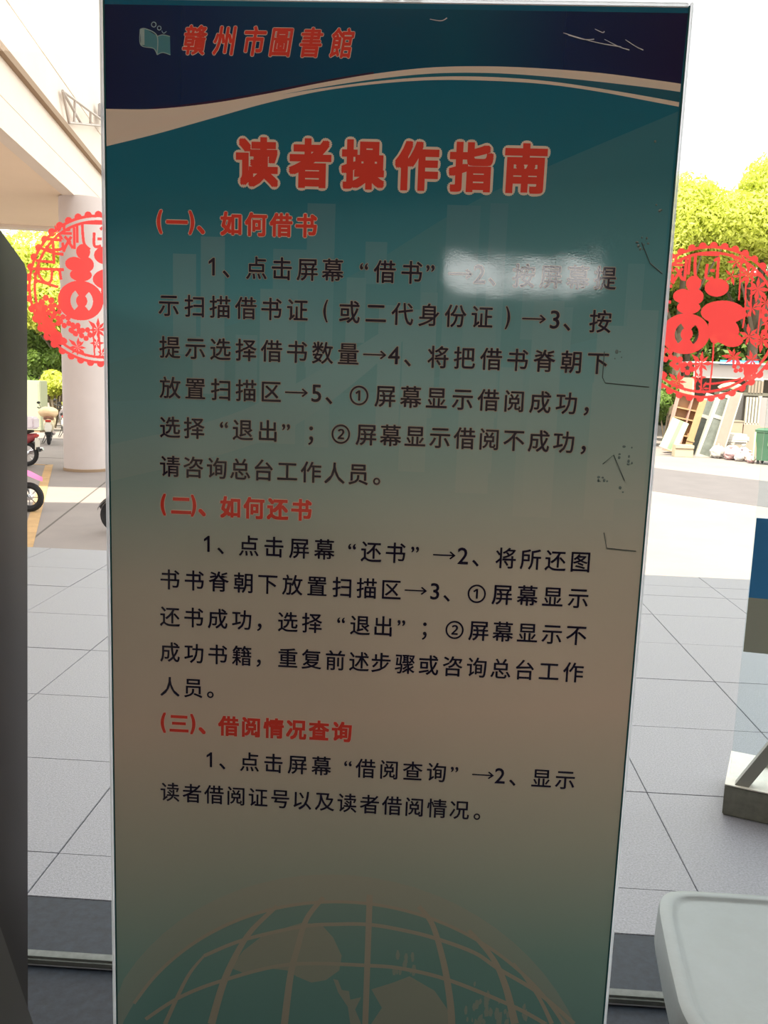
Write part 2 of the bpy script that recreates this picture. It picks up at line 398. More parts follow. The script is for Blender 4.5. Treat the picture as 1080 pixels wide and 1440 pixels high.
GLOBE= {'halo': [(-0.4237, 0.4094), (-0.3393, 0.5062), (-0.2523, 0.5731), (-0.1455, 0.6289), (-0.0396, 0.6482), (0.0679, 0.6351), (0.1917, 0.5731), (0.2908, 0.4993), (0.3931, 0.391)], 'rim': [(-0.4199, 0.3467), (-0.3306, 0.4498), (-0.2304, 0.5327), (-0.1444, 0.562), (-0.0805, 0.5826), (0.0174, 0.587), (0.1908, 0.5533), (0.2712, 0.4989), (0.3154, 0.4465), (0.3511, 0.3878)], 'p1': [(-0.2736, 0.4683), (-0.2041, 0.504), (-0.101, 0.5371), (-0.0368, 0.5462), (0.0186, 0.5492), (0.0768, 0.5428), (0.1324, 0.5317), (0.2021, 0.509), (0.2447, 0.4818), (0.3157, 0.4414), (0.3834, 0.3852)], 'p2': [(-0.3799, 0.3351), (-0.3175, 0.3836), (-0.2384, 0.4232), (-0.1211, 0.4627), (0.0211, 0.4708), (0.0889, 0.4678), (0.1682, 0.4508), (0.2762, 0.4103), (0.3331, 0.3813)], 'm0': [(0.0168, 0.6057), (0.0235, 0.3563)], 'r1': [(0.1025, 0.5895), (0.1266, 0.5588), (0.145, 0.5049), (0.1592, 0.445), (0.1697, 0.3686)], 'r2': [(0.1909, 0.5508), (0.2345, 0.5013), (0.2604, 0.4474), (0.2804, 0.3772)], 'r3': [(0.2715, 0.4939), (0.316, 0.4363), (0.3446, 0.3822)], 'l1': [(-0.0637, 0.5953), (-0.0927, 0.5516), (-0.1086, 0.4896), (-0.1186, 0.4416), (-0.1278, 0.3448)], 'l2': [(-0.1446, 0.5736), (-0.1871, 0.5263), (-0.2126, 0.4821), (-0.2383, 0.4184), (-0.2599, 0.3346)], 'l3': [(-0.2736, 0.4683), (-0.3043, 0.4231), (-0.3443, 0.3281)], 'cA': [(-0.2039, 0.4828), (-0.1653, 0.5185), (-0.1011, 0.544), (-0.0668, 0.5441), (-0.0447, 0.52), (-0.0288, 0.486), (-0.0323, 0.4574), (-0.0556, 0.4367), (-0.0814, 0.43), (-0.1077, 0.44), (-0.1252, 0.4506), (-0.1644, 0.4525), (-0.2035, 0.4401), (-0.2254, 0.448)], 'cB': [(0.0276, 0.3576), (0.0452, 0.3901), (0.0254, 0.4248), (0.0621, 0.4403), (0.0917, 0.4553), (0.1367, 0.4305), (0.159, 0.3988), (0.1729, 0.3689)], 'cC': [(-0.0427, 0.4401), (-0.034, 0.4383), (-0.027, 0.4198), (-0.0139, 0.4184), (-0.0113, 0.4019), (0.008, 0.4081), (-0.0021, 0.3834), (0.0096, 0.3555), (-0.0099, 0.354), (-0.0152, 0.3872), (-0.0333, 0.4146)]}

swt, sul, sdh, swb = (smooth_curve(c) for c in (SW_TOP, SW_UP_LO, SW_DN_HI, SW_BOT))
TOPZ = [(-1, 2.036), (1, 2.036)]
flat('header_band', band(TOPZ, swt, -.431, .431), M_head, 1)
flat('swoosh', band(swt, swb, -.431, -.1587) + band(swt, sul, -.1587, .431) + band(sdh, swb, -.1587, .431), M_cream_ink, 2)
flat('swoosh_shade', band([(x, z+.0035-.004*abs(x+.2)) for x, z in swt], swt, -.36, -.02), ink('purple_ink', (.05, .012, .06)), 2)
flat('header_gap', band(sul, sdh, -.1587, .431), ramp_mat('gap_print', (.03, .25, .32), .55, header=True), 2)
# faint light ray and towers behind the text
flat('light_ray', band(smooth_curve([(-.431, 1.50), (-.1, 1.62), (.15, 1.77), (.431, 1.90)]), [(-1, 1.40), (.0, 1.47), (1, 1.75)], -.431, .431, 30), ramp_mat('ray_print', (.20, .38, .36), .20), 1)
rr = random.Random(5); tw = []
for k in range(34):
    x = -.40+.8*rr.random(); w_ = rr.uniform(.025, .06); z1 = 1.72+.06*rr.random()-abs(x)*.1 - rr.choice((0, .05, .12, .2)); z0 = z1-rr.uniform(.06, .34)
    tw.append([(max(x, -.43), max(z0, 1.28)), (min(x+w_, .43), max(z0, 1.28)), (min(x+w_, .43), z1), (max(x, -.43), z1)])
for k, i in enumerate((0, 17)):
    tag(flat('tower_print', tw[i:i+17], ramp_mat('tower_print%d' % k, T_WHITE, .07+.03*k), 2+k), kind='stuff')
for q in [[(-.431, 1.30), (-.1, 1.42), (.05, 1.56), (-.02, 1.58), (-.2, 1.47), (-.431, 1.38)]]:
    flat('light_streak', band(smooth_curve([(-.431, 1.37), (-.2, 1.44), (.06, 1.60)]), smooth_curve([(-.431, 1.31), (-.15, 1.40), (.06, 1.57)]), -.431, .06, 20), ramp_mat('streak_print', T_WHITE, .10), 4)
# globe
def disc(cx, cz, r, n=72, ymin=.247):
    return [(max(-.431, min(.431, cx+r*cos(2*pi*k/n))), max(ymin, cz+r*sin(2*pi*k/n))) for k in range(n)]
flat('globe_halo', [disc(-.0242, .1843, .4557)], ramp_mat('halo_print', (.66, .52, .40), .24), 1)
flat('globe_disc', [disc(-.012, .1405, .4491)], ramp_mat('globe_print', (.12, .36, .36), .42), 2)
M_line = ramp_mat('globe_line', (.62, .50, .38), .62)
gp = [ribbon(GLOBE['p1'], .0065, .0075), ribbon(GLOBE['p2'], .0065, .0075), ribbon([(-.012+.4491*cos(radians(a)), .1405+.4491*sin(radians(a))) for a in range(30, 151, 8)], .006)]
gm = [ribbon(GLOBE['r1'][:-1]+[GLOBE['r1'][-1], (.172, .25)], .008, .014), ribbon(GLOBE['l1']+[(-.135, .25)], .008, .014), ribbon(GLOBE['r2'], .007, .014), ribbon(GLOBE['l2'], .007, .014),
      ribbon(GLOBE['r3'], .004, .008), ribbon(GLOBE['l3'], .004, .008), ribbon([(.0168, .6057), (.0168, .25)], .0105)]
flat('globe_continent', [GLOBE['cA'], GLOBE['cB'] + [(.18, .30), (.15, .25), (.03, .25)], GLOBE['cC']], ramp_mat('land_print', (.50, .46, .36), .55), 3)
rr = random.Random(3); isl = []
for k in range(46):
    x = rr.uniform(.19, .34); z = .46-(x-.19)*.35-rr.random()*.13; s = rr.uniform(.003, .009)
    isl.append([(x+s*.7*rr.uniform(.6, 1.2)*cos(a), z+1.7*s*rr.uniform(.6, 1.2)*sin(a)) for a in (0, 1, 2, 3.1, 4.2, 5.3)])
for k in range(14):
    x = rr.uniform(.06, .10); z = rr.uniform(.46, .50); s = rr.uniform(.003, .008)
    isl.append([(x+s*.6*cos(a), z+1.5*s*sin(a)) for a in (0, 1, 2, 3.1, 4.2, 5.3)])
tag(flat('globe_islands', isl, ramp_mat('isle_print', (.50, .46, .36), .40), 3), kind='stuff')
for q in gp: flat('globe_parallel', q, M_line, 5+.25*gp.index(q))
for q in gm: flat('globe_meridian', q, M_line, 6)
# open-book emblem
M_icon = ink('pale_teal_ink', (.10, .30, .36)); M_icon2 = ink('pale_line_ink', (.40, .55, .55))
bk = [(-.3765, 2.0013), (-.3678, 2.002), (-.3507, 1.9925), (-.3507, 1.9655), (-.3560, 1.9745), (-.3756, 1.9791)]
bk2 = [(-.3507, 1.9915), (-.342, 1.994), (-.3308, 1.9919), (-.3302, 1.9658), (-.342, 1.969), (-.3507, 1.9655)]
ic = flat('book_emblem', [bk, bk2], M_icon, 3)
flat('emblem_line', ribbon(bk[:4], .0014) + ribbon([bk[3], bk[4], bk[5], bk[0]], .0012) + ribbon(bk2[:3], .0012) + ribbon(bk2[3:], .0012) + [[(-.3765, 2.0013), (-.370, 2.0015), (-.370, 1.979), (-.3756, 1.9791)]]
     + ribbon([(-.3555+.0035*cos(a*.7), 2.0083+.0035*sin(a*.7)) for a in range(10)], .0012) + ribbon([(-.3472+.0028*cos(a*.7), 2.0035+.0028*sin(a*.7)) for a in range(10)], .0012)
     + ribbon([(-.3435, 2.0000), (-.3405, 1.9962), (-.3362, 1.9990)], .0012), M_icon2, 4, ic)

# ---- lettering
GC = {}
def glyph(ch, off=0.0):
    """triangles of one character in em units, centred in x on its ink, y from the em centre"""
    if (ch, off) in GC: return GC[(ch, off)]
    if ch == '1': V, F = [(.0, -.36), (.09, -.36), (.09, .36), (.03, .36), (-.16, .21), (-.16, .12), (.0, .22)], [(0, 1, 2, 6), (6, 2, 3), (6, 3, 4, 5)]
    elif ch == '→': V, F = [(-.50, -.02), (.46, -.02), (.46, .02), (-.50, .02), (.52, 0), (.30, .17), (.26, .14), (.44, 0), (.30, -.17), (.26, -.14)], [(0, 1, 2, 3), (4, 5, 6, 7), (7, 9, 8, 4)]
    elif ch == '(': V, F = ring_arc(.75, .62)
    elif ch == ')': V, F = ring_arc(.75, .62); V = [(-x, y) for x, y in V]; F = [f[::-1] for f in F]
    else:
        c = bpy.data.curves.new('glyph', 'FONT'); c.body = ch; c.size = 1; c.offset = off; c.resolution_u = 3
        o = bpy.data.objects.new('glyph', c); COL.objects.link(o)
        m = bpy.data.meshes.new_from_object(o.evaluated_get(bpy.context.evaluated_depsgraph_get()))
        V = [(v.co.x, v.co.y-.38) for v in m.vertices]; F = [tuple(p.vertices) for p in m.polygons]
        bpy.data.objects.remove(o); bpy.data.curves.remove(c); bpy.data.meshes.remove(m)
        x0 = min(v[0] for v in V); x1 = max(v[0] for v in V); V = [(x-(x0+x1)/2, y) for x, y in V]
        if ch in '2345': V = [(x*1.08, (y+.04)*1.06) for x, y in V]
    GC[(ch, off)] = (V, F); return V, F
def ring_arc(R, hgt, n=10, t=.05):
    V = []; F = []
    for i in range(n+1):
        y = -hgt*.75+1.5*hgt*i/n; w = t*(1-.55*abs(2*i/n-1)); x = .12*(2*i/n-1)**2
        V += [(x-.06-w, y), (x-.06+w, y)]
    for i in range(n): F.append((2*i, 2*i+1, 2*i+3, 2*i+2))
    return V, F
def letters(name, items, em, m, off=0, spread=0, layer=4, parent=None, sx=1.0, shear=0.0, dy=0.0, copies=8, square=False):
    V = []; F = []
    sq = (lambda u: max(abs(cos(2*pi*u)), abs(sin(2*pi*u)))) if square else (lambda u: 1.0)
    for ch, x, z in items:
        gv, gf = glyph(ch, off)
        sh = [(0, 0)] + ([(spread*cos(2*pi*k/copies)/sq(k/copies), spread*sin(2*pi*k/copies)/sq(k/copies)) for k in range(copies)] if spread else [])
        for q, (a, c) in enumerate(sh):
            base = len(V)
            V += [(x+(vx*sx+shear*vy)*em+a, -layer*.00012-q*.000004, z+vy*em+c+dy) for vx, vy in gv]
            F += [tuple(base+i for i in f) for f in gf]
    me = bpy.data.meshes.new(name); me.from_pydata(V, [], F); me.materials.append(m)
    o = bpy.data.objects.new(name, me); COL.objects.link(o); o.parent = parent or board
    return o
LINES = [
    ('logo', 0.044, 1.9877, 1.985, [('贛', -0.2923, 0), ('州', -0.2478, 0), ('市', -0.2018, 0), ('圖', -0.161, 0), ('書', -0.1159, 0), ('館', -0.0695, 0)]),
    ('title', 0.073, 1.8137, 1.8134, [('读者操作指南', -0.1955, 0.2129)]),
    ('head', 0.0365, 1.7212, 1.7219, [('(', -0.3475, 0), ('一', -0.3205, 0), (')', -0.298, 0), ('、', -0.2826, 0), ('如何借书', -0.2353, -0.1177)]),
    ('body', 0.0365, 1.6557, 1.656, [('1', -0.2641, 0), ('、', -0.2426, 0), ('点击屏幕', -0.1946, -0.0747), ('“', -0.0261, 0), ('借书', 0.0063, 0.0484), ('”', 0.0768, 0), ('→', 0.1232, 0), ('2', 0.1529, 0), ('、', 0.1726, 0), ('按屏幕提', 0.2206, 0.3449)]),
    ('body', 0.0365, 1.5947, 1.5906, [('示扫描借书证', -0.334, -0.1289), ('(', -0.084, 0), ('或二代身份证', -0.0465, 0.1603), (')', 0.1994, 0), ('→', 0.2402, 0), ('3', 0.2727, 0), ('、', 0.2917, 0), ('按', 0.3423, 0)]),
    ('body', 0.0365, 1.5291, 1.5273, [('提示选择借书数量', -0.3322, -0.0466), ('→', -0.0053, 0), ('4', 0.0254, 0), ('、', 0.047, 0), ('将把借书脊朝下', 0.0948, 0.3435)]),
    ('body', 0.0365, 1.4654, 1.4633, [('放置扫描区', -0.332, -0.1682), ('→', -0.1282, 0), ('5', -0.0959, 0), ('、', -0.0758, 0), ('①', -0.0278, 0), ('屏幕显示借阅成功', 0.0138, 0.2989), ('，', 0.3307, 0)]),
    ('body', 0.0365, 1.402, 1.4024, [('选择', -0.3322, -0.2927), ('“', -0.2443, 0), ('退出', -0.2134, -0.173), ('”', -0.1436, 0), ('；', -0.1033, 0), ('②', -0.0552, 0), ('屏幕显示借阅不成功', -0.0145, 0.2988), ('，', 0.3301, 0)]),
    ('body', 0.0365, 1.3385, 1.3378, [('请咨询总台工作人员', -0.3324, -0.0251), ('。', 0.0048, 0)]),
    ('head2', 0.0365, 1.275, 1.2778, [('(', -0.3433, 0), ('二', -0.3141, 0), (')', -0.2941, 0), ('、', -0.2794, 0), ('如何还书', -0.2329, -0.1161)]),
    ('body2', 0.0365, 1.2132, 1.2108, [('1', -0.2702, 0), ('、', -0.2485, 0), ('点击屏幕', -0.2017, -0.077), ('“', -0.0318, 0), ('还书', -0.0003, 0.0396), ('”', 0.0711, 0), ('→', 0.1184, 0), ('2', 0.149, 0), ('、', 0.1697, 0), ('将所还图', 0.2182, 0.3381)]),
    ('body2', 0.0365, 1.1499, 1.1508, [('书书脊朝下放置扫描区', -0.333, 0.0351), ('→', 0.0745, 0), ('3', 0.1062, 0), ('、', 0.1257, 0), ('①', 0.1744, 0), ('屏幕显示', 0.2156, 0.3385)]),
    ('body2', 0.0365, 1.0865, 1.0885, [('还书成功', -0.3332, -0.2123), ('，', -0.1824, 0), ('选择', -0.1349, -0.0945), ('“', -0.0465, 0), ('退出', -0.0146, 0.0236), ('”', 0.0533, 0), ('；', 0.092, 0), ('②', 0.1412, 0), ('屏幕显示不', 0.1806, 0.3398)]),
    ('body2', 0.0365, 1.0248, 1.0249, [('成功书籍', -0.3333, -0.2116), ('，', -0.1828, 0), ('重复前述', -0.1338, -0.0145), ('步骤或咨询总台工作', 0.0221, 0.3389)]),
    ('body2', 0.0365, 0.9641, 0.964, [('人员', -0.3335, -0.2937), ('。', -0.2644, 0)]),
    ('head2', 0.0365, 0.8994, 0.9014, [('(', -0.3447, 0), ('三', -0.318, 0), (')', -0.2947, 0), ('、', -0.2783, 0), ('借阅情况查询', -0.233, -0.0401)]),
    ('body2', 0.0365, 0.8374, 0.8374, [('1', -0.2644, 0), ('、', -0.2432, 0), ('点击屏幕', -0.1963, -0.0731), ('“', -0.0279, 0), ('借阅查询', 0.0021, 0.1221), ('”', 0.1525, 0), ('→', 0.2003, 0), ('2', 0.2291, 0), ('、', 0.2505, 0), ('显示', 0.2986, 0.3377)]),
    ('body2', 0.0365, 0.7745, 0.7718, [('读者借阅证号以及读者借阅情况', -0.334, 0.1641), ('。', 0.1942, 0)]),
]
for kind, em, za, zb, runs in LINES:
    items = []
    for t, x0, x1 in runs:
        for i, ch in enumerate(t):
            x = x0 if len(t) == 1 else x0+(x1-x0)*i/(len(t)-1)
            items.append((ch, x, za+(zb-za)*(x+.35)/.7))
    if kind == 'logo':
        o = letters('calligraphy_line', items, em, M_red, spread=.0010, layer=7, sx=.80, shear=.16)
        q = letters('letter_outline', items, em, M_cream_ink, spread=.0019, layer=5, sx=.80, shear=.16, parent=o)
    elif kind == 'title':
        o = letters('title_line', items, em, M_red, spread=.0028, layer=7, sx=.90, copies=8, square=True)
        q = letters('letter_outline', items, em, M_cream_ink, spread=.0068, layer=5, sx=.90, parent=o, copies=16)
    elif kind.startswith('head'):
        o = letters('heading_line', items, em, M_red, spread=.0012, layer=7, sx=.96, square=True)
        q = letters('letter_outline', items, em, M_cream_ink, spread=.0024, layer=5, sx=.96, parent=o)
    else:
        o = letters('text_line', items, em, M_navy, spread=.0004, layer=7, sx=.96, copies=6)
        q = letters('letter_outline', items, em, ink_out, spread=.0014, layer=5, sx=.96, parent=o) if kind == 'body' else None
    o['kind'] = 'stuff'
    if q: q['kind'] = 'stuff'
# scuffs and creases on the film
sc = []
for (a, b_) in (((.255, 2.006), (.34, 1.988)), ((.262, 2.003), (.30, 1.998)), ((.315, 1.998), (.352, 1.984)), ((.345, 1.998), (.372, 1.984)), ((.30, 2.012), (.314, 2.009)), ((.06, 2.022), (.085, 2.024))):
    sc += ribbon([a, ((a[0]+b_[0])/2+.004, (a[1]+b_[1])/2-.003), b_], .0009, .0016)
tag(flat('scuff', sc, ink('scuffed_white', (.75, .75, .78)), 8), kind='stuff')
M_film = mat('loose_film_edge', (.10, .14, .14), .15)
b = B()
for pts in (((.352, -.0012, 1.545), (.352, -.0016, 1.505), (.357, -.0014, 1.497), (.425, -.0012, 1.493)), ((.372, -.001, 1.26), (.378, -.0015, 1.235), (.425, -.001, 1.232)), ((.362, -.001, 1.37), (.378, -.0015, 1.385), (.398, -.0015, 1.345)), ((.395, -.001, 1.71), (.41, -.002, 1.68), (.43, -.001, 1.665))):
    tube(b, pts, .0007, 5)
obj('film_crease', b, M_film, board, kind='stuff')
rr = random.Random(9); b = B()
for (cx, cz, s, n) in ((.40, 1.71, .012, 9), (.365, 1.35, .008, 6), (.40, 1.385, .014, 8), (.398, 1.33, .006, 3), (.415, 1.76, .006, 3), (.375, 1.54, .006, 4), (.40, 1.86, .004, 2)):
    for k in range(n):
        x = cx+rr.uniform(-s, s); z = cz+rr.uniform(-s, s); r = rr.uniform(.0007, .0028); blob(b, (x, -.0006, z), (r, .0007, r*rr.uniform(.6, 1.6)), 8, 5)
obj('film_blister', b, mat('film_gloss', (.16, .24, .24), .08, spec=1.0), board, smooth=True, kind='stuff')

# the sheet and its edging widen very slightly to the upper right, as the board does
def widen(o):
    if o.type == 'MESH':
        for v in o.data.vertices:
            if v.co.x > 0 and v.co.z > 1.5: v.co.x += .0075*(v.co.x/.43)*((v.co.z-1.5)/.55)**1.5
    for ch in o.children: widen(ch)
widen(board)

# ================================================================ RED PAPER CUTTINGS ON THE GLASS
M_cut = mat('red_cut_film', (.90, .05, .045), .55, trans=.9, col2=(1.0, .085, .08))
film_through(M_cut, .24, (1, .16, .15))
CUT = {}
def arc_hole(cx, cz, r, w, a0, a1, sq=1.0):
    def f(X, Z):
        dx = X-cx; dz = (Z-cz)/sq; rr_ = np.hypot(dx, dz); an = np.degrees(np.arctan2(dz, dx)) % 360
        lo, hi = a0 % 360, a1 % 360
        ok = (an >= lo) & (an <= hi) if lo < hi else (an >= lo) | (an <= hi)
        return (abs(rr_-r) < w) & ok
    return f
HOLES = {'big_character': [arc_hole(-.235, -.15, .125, .038, 125, 228), arc_hole(-.255, -.15, .125, .038, -50, 48)]}
def cutting(name, label, cx, cz, ang=0):
    R = .168
    t = thing(name, label, 'paper cutting', (cx, 2.0084, cz), 0, 'red round paper cuttings on the glass doors')
    t.rotation_euler.y = ang
    NG = 460; taken = CUT.setdefault('taken', None)
    def part(nm, polys, layer=0):
        """union of the shapes, cut on a fine grid so that the film stays one layer thick"""
        if nm not in CUT:
            g = np.zeros((NG, NG), bool); s = 2.08/NG
            ax = -1.04+s*(np.arange(NG)+.5)
            for pg in polys:
                P = np.array(pg); i0 = max(0, int((P[:, 0].min()+1.04)/s)-1); i1 = min(NG, int((P[:, 0].max()+1.04)/s)+2)
                j0 = max(0, int((P[:, 1].min()+1.04)/s)-1); j1 = min(NG, int((P[:, 1].max()+1.04)/s)+2)
                if i1 <= i0 or j1 <= j0: continue
                X, Z = np.meshgrid(ax[i0:i1], ax[j0:j1]); ins = np.zeros(X.shape, bool); n = len(P)
                for k in range(n):
                    xa, za = P[k]; xb, zb = P[(k+1) % n]
                    if za == zb: continue
                    ins ^= ((za > Z) != (zb > Z)) & (X < (xb-xa)*(Z-za)/(zb-za)+xa)
                g[j0:j1, i0:i1] |= ins
            if HOLES.get(nm):
                X, Z = np.meshgrid(ax, ax)
                for f in HOLES[nm]: g &= ~f(X, Z)
            if CUT['taken'] is None: CUT['taken'] = np.zeros((NG, NG), bool)
            g &= ~CUT['taken']; CUT['taken'] |= g
            V = []; F = []
            for r in range(NG):
                d = np.diff(np.concatenate([[0], g[r].astype(int), [0]])); st_ = np.where(d == 1)[0]; en_ = np.where(d == -1)[0]
                for p, q in zip(st_, en_):
                    x0, x1, z0, z1 = [(-1.04+s*w)*R for w in (p, q, r, r+1)]
                    k = len(V); V += [(x0, 0, z0), (x1, 0, z0), (x1, 0, z1), (x0, 0, z1)]; F.append((k, k+1, k+2, k+3))
            me = bpy.data.meshes.new(nm); me.from_pydata(V, [], F); me.materials.append(M_cut); CUT[nm] = me
        o = bpy.data.objects.new(nm, CUT[nm]); COL.objects.link(o); o.parent = t
        if nm in ('rim_writing', 'bamboo', 'blossoms', 'ground_motif'): o['kind'] = 'stuff'
        return o
    def ell(x, z, a, b, n=28, w=0):
        return [(x+a*cos(2*pi*k/n)*(1+w*sin(5*2*pi*k/n)), z+b*sin(2*pi*k/n)*(1+w*sin(5*2*pi*k/n))) for k in range(n)]
    def ring(r0, r1, n=72, a0=0, a1=360, x=0, z=0, sq=1):
        P = [(radians(a0+(a1-a0)*k/n), radians(a0+(a1-a0)*(k+1)/n)) for k in range(n)]
        return [[(x+r0*cos(a), z+sq*r0*sin(a)), (x+r1*cos(a), z+sq*r1*sin(a)), (x+r1*cos(b), z+sq*r1*sin(b)), (x+r0*cos(b), z+sq*r0*sin(b))] for a, b in P]
    def line(pts, w): return ribbon(pts, w)
    scal = []
    for k in range(44):
        a = 2*pi*k/44; c = (cos(a)*.965, sin(a)*.965)
        scal.append([(c[0]+.052*cos(a+b)*1.0, c[1]+.052*sin(a+b)) for b in [radians(q) for q in range(-90, 91, 30)]])
    part('scalloped_rim', ring(.935, .972)+scal)
    part('inner_rim', ring(.865, .90))
    # big character, seen mirrored: gourd-shaped field on the left, robed radical on the right
    hole = lambda x, z, s: [(x, z)]
    ch = [ell(.085, .45, .153, .115), ell(-.213, .49, .095, .10), ell(-.335, .33, .125, .09), ell(-.18, .325, .11, .10), ell(-.25, .19, .15, .085),
          ell(.19, .14, .28, .15), ell(.33, .12, .17, .07), ell(.25, -.10, .17, .16), ell(.34, -.21, .14, .085), ell(.12, -.02, .10, .24)]
    ch += [ell(-.262, -.145, .31, .26, 48)]
    part('big_character', [p for p in ch], 1)
    part('character_stem', line([(.11, -.2), (.115, -.5), (.11, -.86)], .022), 0)
    # small characters round the upper rim
    wr = []
    W = .038
    for pts in ([(.075, .83), (.08, .52)], [(-.29, .84), (-.29, .60)], [(-.22, .84), (-.20, .60), (-.12, .52)], [(-.21, .86), (.08, .86)], [(-.06, .74), (-.06, .57), (.03, .57)], [(-.02, .66), (.04, .66)], [(.02, .78), (.06, .81)],
                [(-.46, .84), (-.46, .77), (-.38, .77)], [(-.48, .72), (-.36, .72)], [(-.46, .68), (-.38, .60)], [(-.37, .68), (-.45, .55), (-.48, .48)], [(-.40, .60), (-.35, .53)], [(-.33, .80), (-.33, .52)],
                [(-.73, .64), (-.50, .63)], [(-.62, .64), (-.61, .33)], [(-.72, .55), (-.66, .50), (-.50, .52), (-.49, .60)], [(-.78, .52), (-.60, .46), (-.48, .45)], [(-.86, .36), (-.60, .34)],
                [(-.94, .255), (-.48, .25)], [(-.82, .30), (-.82, .18), (-.74, .08), (-.66, .10), (-.64, .25)], [(-.86, .10), (-.70, .06), (-.56, .02)], [(-.88, .20), (-.86, .06)], [(-.54, .25), (-.52, .12)]):
        wr += line(pts, W)
    part('rim_writing', wr, 1)
    # bamboo leaves, stalks, blossoms
    rr = random.Random(4); lv = []
    def star(x, z, s, n=7, a0=0, spread=2*pi):
        for k in range(n):
            a = a0+spread*k/n+rr.uniform(-.1, .1); l = s*rr.uniform(.7, 1.1); w = l*.16
            lv.append([(x, z), (x+.5*l*cos(a)-w*sin(a), z+.5*l*sin(a)+w*cos(a)), (x+l*cos(a), z+l*sin(a)), (x+.5*l*cos(a)+w*sin(a), z+.5*l*sin(a)-w*cos(a))])
    for x, z, s, n in ((-.31, -.76, .16, 8), (-.03, -.52, .17, 8), (.47, .62, .17, 8), (.60, .45, .18, 8), (.72, .28, .15, 7), (.56, .20, .13, 6), (.80, .05, .15, 7), (.38, -.42, .15, 8), (.55, -.15, .16, 7), (.72, -.20, .16, 8),
                       (-.56, .72, .12, 7), (.62, -.45, .14, 7), (.30, .78, .13, 6), (-.05, -.70, .11, 6), (.02, -.84, .10, 5), (.26, .60, .12, 5), (.42, .80, .10, 5), (.85, .30, .12, 6)): star(x, z, s, n)
    for pts in ([(.44, .60), (.47, .15), (.46, -.05)], [(.52, .62), (.54, .10)], [(.36, .80), (.38, .3)], [(-.10, -.45), (-.08, -.86)], [(-.02, -.50), (.0, -.86)], [(.66, .40), (.66, -.30)], [(.80, .45), (.66, .58), (.50, .66)]):
        lv += line(pts, .022)
    part('bamboo', lv, 2)
    fl = []
    for x, z, s in ((-.72, -.19, .07), (-.60, -.27, .055), (-.76, -.35, .05), (-.62, -.42, .06), (-.66, -.30, .04), (-.48, -.42, .06), (-.34, -.52, .06), (.80, -.08, .06), (-.33, -.54, .05), (.74, .12, .055), (-.20, -.58, .06), (.45, -.55, .05), (.62, -.62, .06)):
        for k in range(5):
            a = 2*pi*k/5+x; fl.append(ell(x+s*cos(a), z+s*sin(a), s*.62, s*.62, 10))
    part('blossoms', fl, 3)
    gr = [ell(-.28, -.70, .02, .02, 8)]
    for a0, a1, r0, r1 in ((196, 232, .80, .94),):
        for k in range(7):
            a = radians(a0+(a1-a0)*k/6); gr.append(ell((r0+r1)/2*cos(a), (r0+r1)/2*sin(a), .085, .055+.02*(k % 2), 12))
    gr += [[(.50, -.50), (.72, -.50), (.56, -.74)]] + line([(.06, -.78), (.2, -.765), (.42, -.72), (.5, -.69)], .028)
    part('ground_motif', gr, 4)
    return t
cutting('paper_cutting', 'red round paper cutting on the glass left of the guide board, over the column', -.752, 1.662)
cutting('paper_cutting', 'red round paper cutting on the glass right of the guide board, over the trees', .592, 1.632)

# ================================================================ SELF SERVICE KIOSK (left edge)
M_kiosk = mat('dark_grey_powder_coat', (.062, .054, .060), .38, noise=.05, nscale=300, spec=.5)
M_kfoot = mat('mid_grey_powder_coat', (.17, .17, .18), .45)
kt = thing('service_kiosk', 'dark grey self-service kiosk with a slanted head, cut by the left edge', 'kiosk', (-.9, 1.0, 0))
def prism(bm, prof, x0, x1):      # profile in y, z
    A = [bm.verts.new((x0, y, z)) for y, z in prof]; C = [bm.verts.new((x1, y, z)) for y, z in prof]; n = len(prof)
    bm.faces.new(A[::-1]); bm.faces.new(C)
    for i in range(n): bm.faces.new((A[i], A[(i+1) % n], C[(i+1) % n], C[i]))
def kpart(nm, prof, x0, x1, m, bev=0):
    b = B(); prism(b, [(y-1.0, z) for y, z in prof], x0+.9, x1+.9)
    if bev: bmesh.ops.bevel(b, geom=b.edges[:], offset=bev, segments=2, affect='EDGES')
    return obj(nm, b, m, kt)
kpart('body', [(1.264, .03), (1.358, 1.632), (1.348, 1.648), (1.10, 1.775), (.98, 1.80), (.72, 1.30), (.70, .03)], -1.2, -.6172, M_kiosk, .006)
kpart('foot_panel', [(1.44, .0), (1.40, .15), (1.205, .632), (1.0, 1.13), (.74, 1.13), (.70, 0)], -1.18, -.6135, M_kfoot, .003)
kpart('screen', [(.955, 1.755), (.765, 1.41), (.760, 1.413), (.950, 1.758)], -1.12, -.70, mat('dark_screen', (.02, .02, .025), .1))

# ================================================================ WHITE STOOL (bottom right)
M_plast = mat('white_plastic', (.31, .355, .375), .40, noise=.10, nscale=14, bump=.04, bscale=120, col2=(.285, .325, .335))
st = thing('plastic_stool', 'white moulded plastic stool with a recessed seat, bottom right before the glass', 'stool', (.66, 1.53, 0))
def outline(inset, z, n=64, e=7.0, far=0):
    out = []
    for k in range(n):
        a = 2*pi*k/n; c, s = cos(a), sin(a)
        cx = (abs(c)**(2/e))*(1 if c >= 0 else -1); sy = (abs(s)**(2/e))*(1 if s >= 0 else -1)
        hd = .232-inset; y = sy*hd
        hw = .142+.052*min(1, max(0, (.23-y)/.36))**.75 - inset
        out.append((cx*hw, y, z))
    return out
b = B(); loft(b, [outline(.012, .36), outline(-.002, .375), outline(.0, .435), outline(.003, .446), outline(.010, .4505), outline(.024, .451), outline(.029, .449), outline(.033, .4455), outline(.040, .4445)])
obj('seat', b, M_plast, st, smooth=True)
